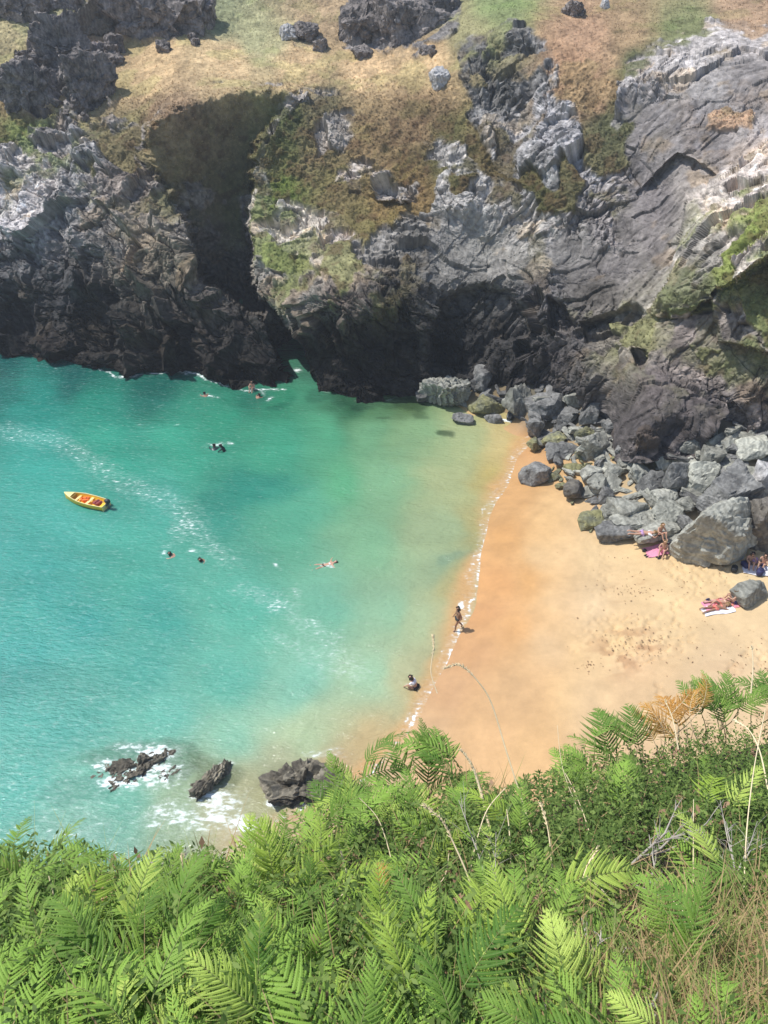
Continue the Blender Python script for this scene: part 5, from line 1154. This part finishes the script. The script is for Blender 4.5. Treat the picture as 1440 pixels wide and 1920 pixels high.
stalk([(925,1600),(915,1540),(900,1480),(885,1435),(866,1408)], 4.0, 3.9, 'thick pale grass stalk with a drooping seed head in front of the sand', .0046, .6)
stalk([(905,1740),(880,1650),(850,1580),(830,1540),(798,1512)], 3.4, 3.3, 'straw stalk bending left over the middle ferns', .0026, .5)
stalk([(1392,1790),(1394,1700),(1400,1560),(1414,1440),(1435,1330)], 3.6, 3.9, 'long thin stalk standing near the right edge', .0022, 0)
stalk([(1120,1640),(1105,1560),(1080,1490),(1060,1450)], 4.3, 4.4, 'thin straw stalk leaning left in the scrub', .002, 0)
stalk([(1145,1650),(1120,1590),(1085,1520),(1055,1440),(1045,1360)], 4.5, 4.6, 'thin stalk reaching up beside the right middle fern', .0016, 0)
stalk([(1272,1405),(1262,1350),(1248,1315)], 5.6, 5.6, 'short pale stalk in front of the yellow bracken', .003, .3)
stalk([(1408,1300),(1412,1250),(1410,1215)], 5.6, 5.6, 'pale stalk standing up over the sand at the right', .0028, .2)
stalk([(820,1300),(808,1260),(813,1215),(812,1195)], 4.4, 4.4, 'fine grass tip in front of the surf line', .0018, .5)
stalk([(1440,1480),(1425,1410),(1405,1370),(1380,1352)], 4.6, 4.7, 'pale curved grass stalk at the right edge', .0026, .4)
stalk([(1130,1790),(1110,1720),(1080,1680),(1036,1668)], 3.3, 3.3, 'pale stalk with broad blade bending left in the lower right', .0034, .4)
stalk([(1145,1890),(1150,1780),(1155,1690)], 3.0, 3.1, 'green upright stalk low on the right', .004, 0, mat=M_stem)
stalk([(1270,1960),(1265,1800),(1310,1760),(1345,1748)], 2.9, 3.1, 'green bent stalk in the lower right grass', .003, 0, mat=M_stem)
stalk([(720,1700),(780,1680),(830,1650),(842,1600)], 3.5, 3.6, 'thin straw stem curving through the middle ferns', .0018, 0)
stalk([(650,1640),(640,1600),(632,1570)], 3.6, 3.6, 'short pale bent stem among the left middle ferns', .003, 0)
rs = random.Random(12)
for n_, (x0, y0, wh) in enumerate([(960,1680,'left of the dark hollow'),(1040,1700,'in the scrub above the straw grass'),(1075,1760,'at the left edge of the straw grass'),(1180,1800,'in the middle of the straw grass'),(1250,1880,'low in the straw grass'),(1330,1850,'in the straw grass near the right edge'),(1400,1900,'in the lower right corner'),(1020,1840,'at the foot of the centre right ferns'),(740,1640,'behind the middle ferns'),(590,1830,'among the lower left middle ferns'),(340,1760,'among the left ferns'),(110,1800,'near the left edge'),(1300,1660,'in front of the dark hollow'),(880,1640,'where ferns meet the leafy scrub')]):
    dx_, dy_ = rs.uniform(-70, 60), rs.uniform(110, 190)
    stalk([(x0, y0), (x0+dx_*.25, y0-dy_*.4), (x0+dx_*.6, y0-dy_*.75), (x0+dx_*1.2, y0-dy_)], 3.3 if y0 > 1740 else 3.7, 3.3 if y0 > 1740 else 3.7, 'thin dry stem '+wh, rs.uniform(.0016, .003), rs.choice((0, 0, .35)))
# dead bushes: bleached branching twigs
def dead_bush(base, r, spokes, label, w=.004):
    r = r*.87; b = Vector(at_r(base[0], base[1], r)); root = empty('dead_branch', tuple(b)); tag(root, label, 'branch'); rr = random.Random(int(base[0]))
    main = []; fine = []
    for x, y, dr in spokes:
        e = Vector(at_r(x, y, r+dr))-b; mid = e*.5+Vector((rr.uniform(-.03, .03), rr.uniform(-.03, .03), rr.uniform(0, .04)))
        main.append(([Vector((0, 0, 0)), mid, e], [w, w*.75, w*.35])); L = e.length
        for k in range(7):
            t = rr.uniform(.25, .95); p = e*t if t > .5 else mid*(t*2); p = Vector((0, 0, 0)).lerp(mid, t*2) if t < .5 else mid.lerp(e, t*2-1)
            d = (e.normalized()+Vector((rr.gauss(0, .7), rr.gauss(0, .7), rr.gauss(0, .7)))).normalized()*L*rr.uniform(.15, .4); fine.append(([p, p+d*.5+Vector((0, 0, .01)), p+d], [w*.4, w*.3, w*.12]))
    V, Q = tubes(main, 5); mesh_np('limb', V, Q, M_twig, root); V, Q = tubes(fine, 4); mesh_np('twig', V, Q, M_twig, root)
dead_bush((1185,1620), 4.0, [(1250,1580,.1),(1270,1510,.1),(1335,1535,.2),(1300,1560,0),(1290,1540,.1)], 'bleached dead branch spreading over the dark hollow at the right', .006)
dead_bush((1215,1670), 3.8, [(1160,1730,-.1),(1250,1700,0),(1217,1565,.1),(1175,1640,0),(1240,1650,.1)], 'tangle of pale dead twigs in the dark hollow', .004)
dead_bush((945,1760), 3.4, [(860,1500,.3),(930,1560,.2),(985,1640,.1),(1000,1720,.1)], 'thin dead stems rising in the middle scrub', .003)
dead_bush((1110,1850), 3.0, [(1040,1740,.1),(1090,1720,.1),(1130,1760,0),(1060,1800,0),(1180,1770,.1)], 'pale broken twigs in the lower right litter', .004)
dead_bush((1010,1950), 2.8, [(990,1830,.1),(1020,1840,0),(985,1880,0)], 'grey dead stub at the bottom of the picture', .007)
dead_bush((1220,1960), 2.7, [(1235,1860,.1),(1215,1890,0)], 'thick bleached stub in the lower right corner grass', .008)
dead_bush((1380,1640), 3.9, [(1420,1540,.2),(1360,1540,.1),(1310,1560,.1),(1440,1580,.1),(1350,1500,.2)], 'fine dead twigs in the scrub at the right edge', .003)
dead_bush((300,1650), 3.8, [(250,1615,.1),(330,1610,.1),(380,1615,.1),(280,1600,.1),(350,1600,.1)], 'dry brown twigs on the brow at the left', .004)
dead_bush((700,1760), 3.4, [(760,1680,.1),(640,1700,.1),(720,1700,.1)], 'thin dead twigs among the middle ferns', .003)

build_haze()
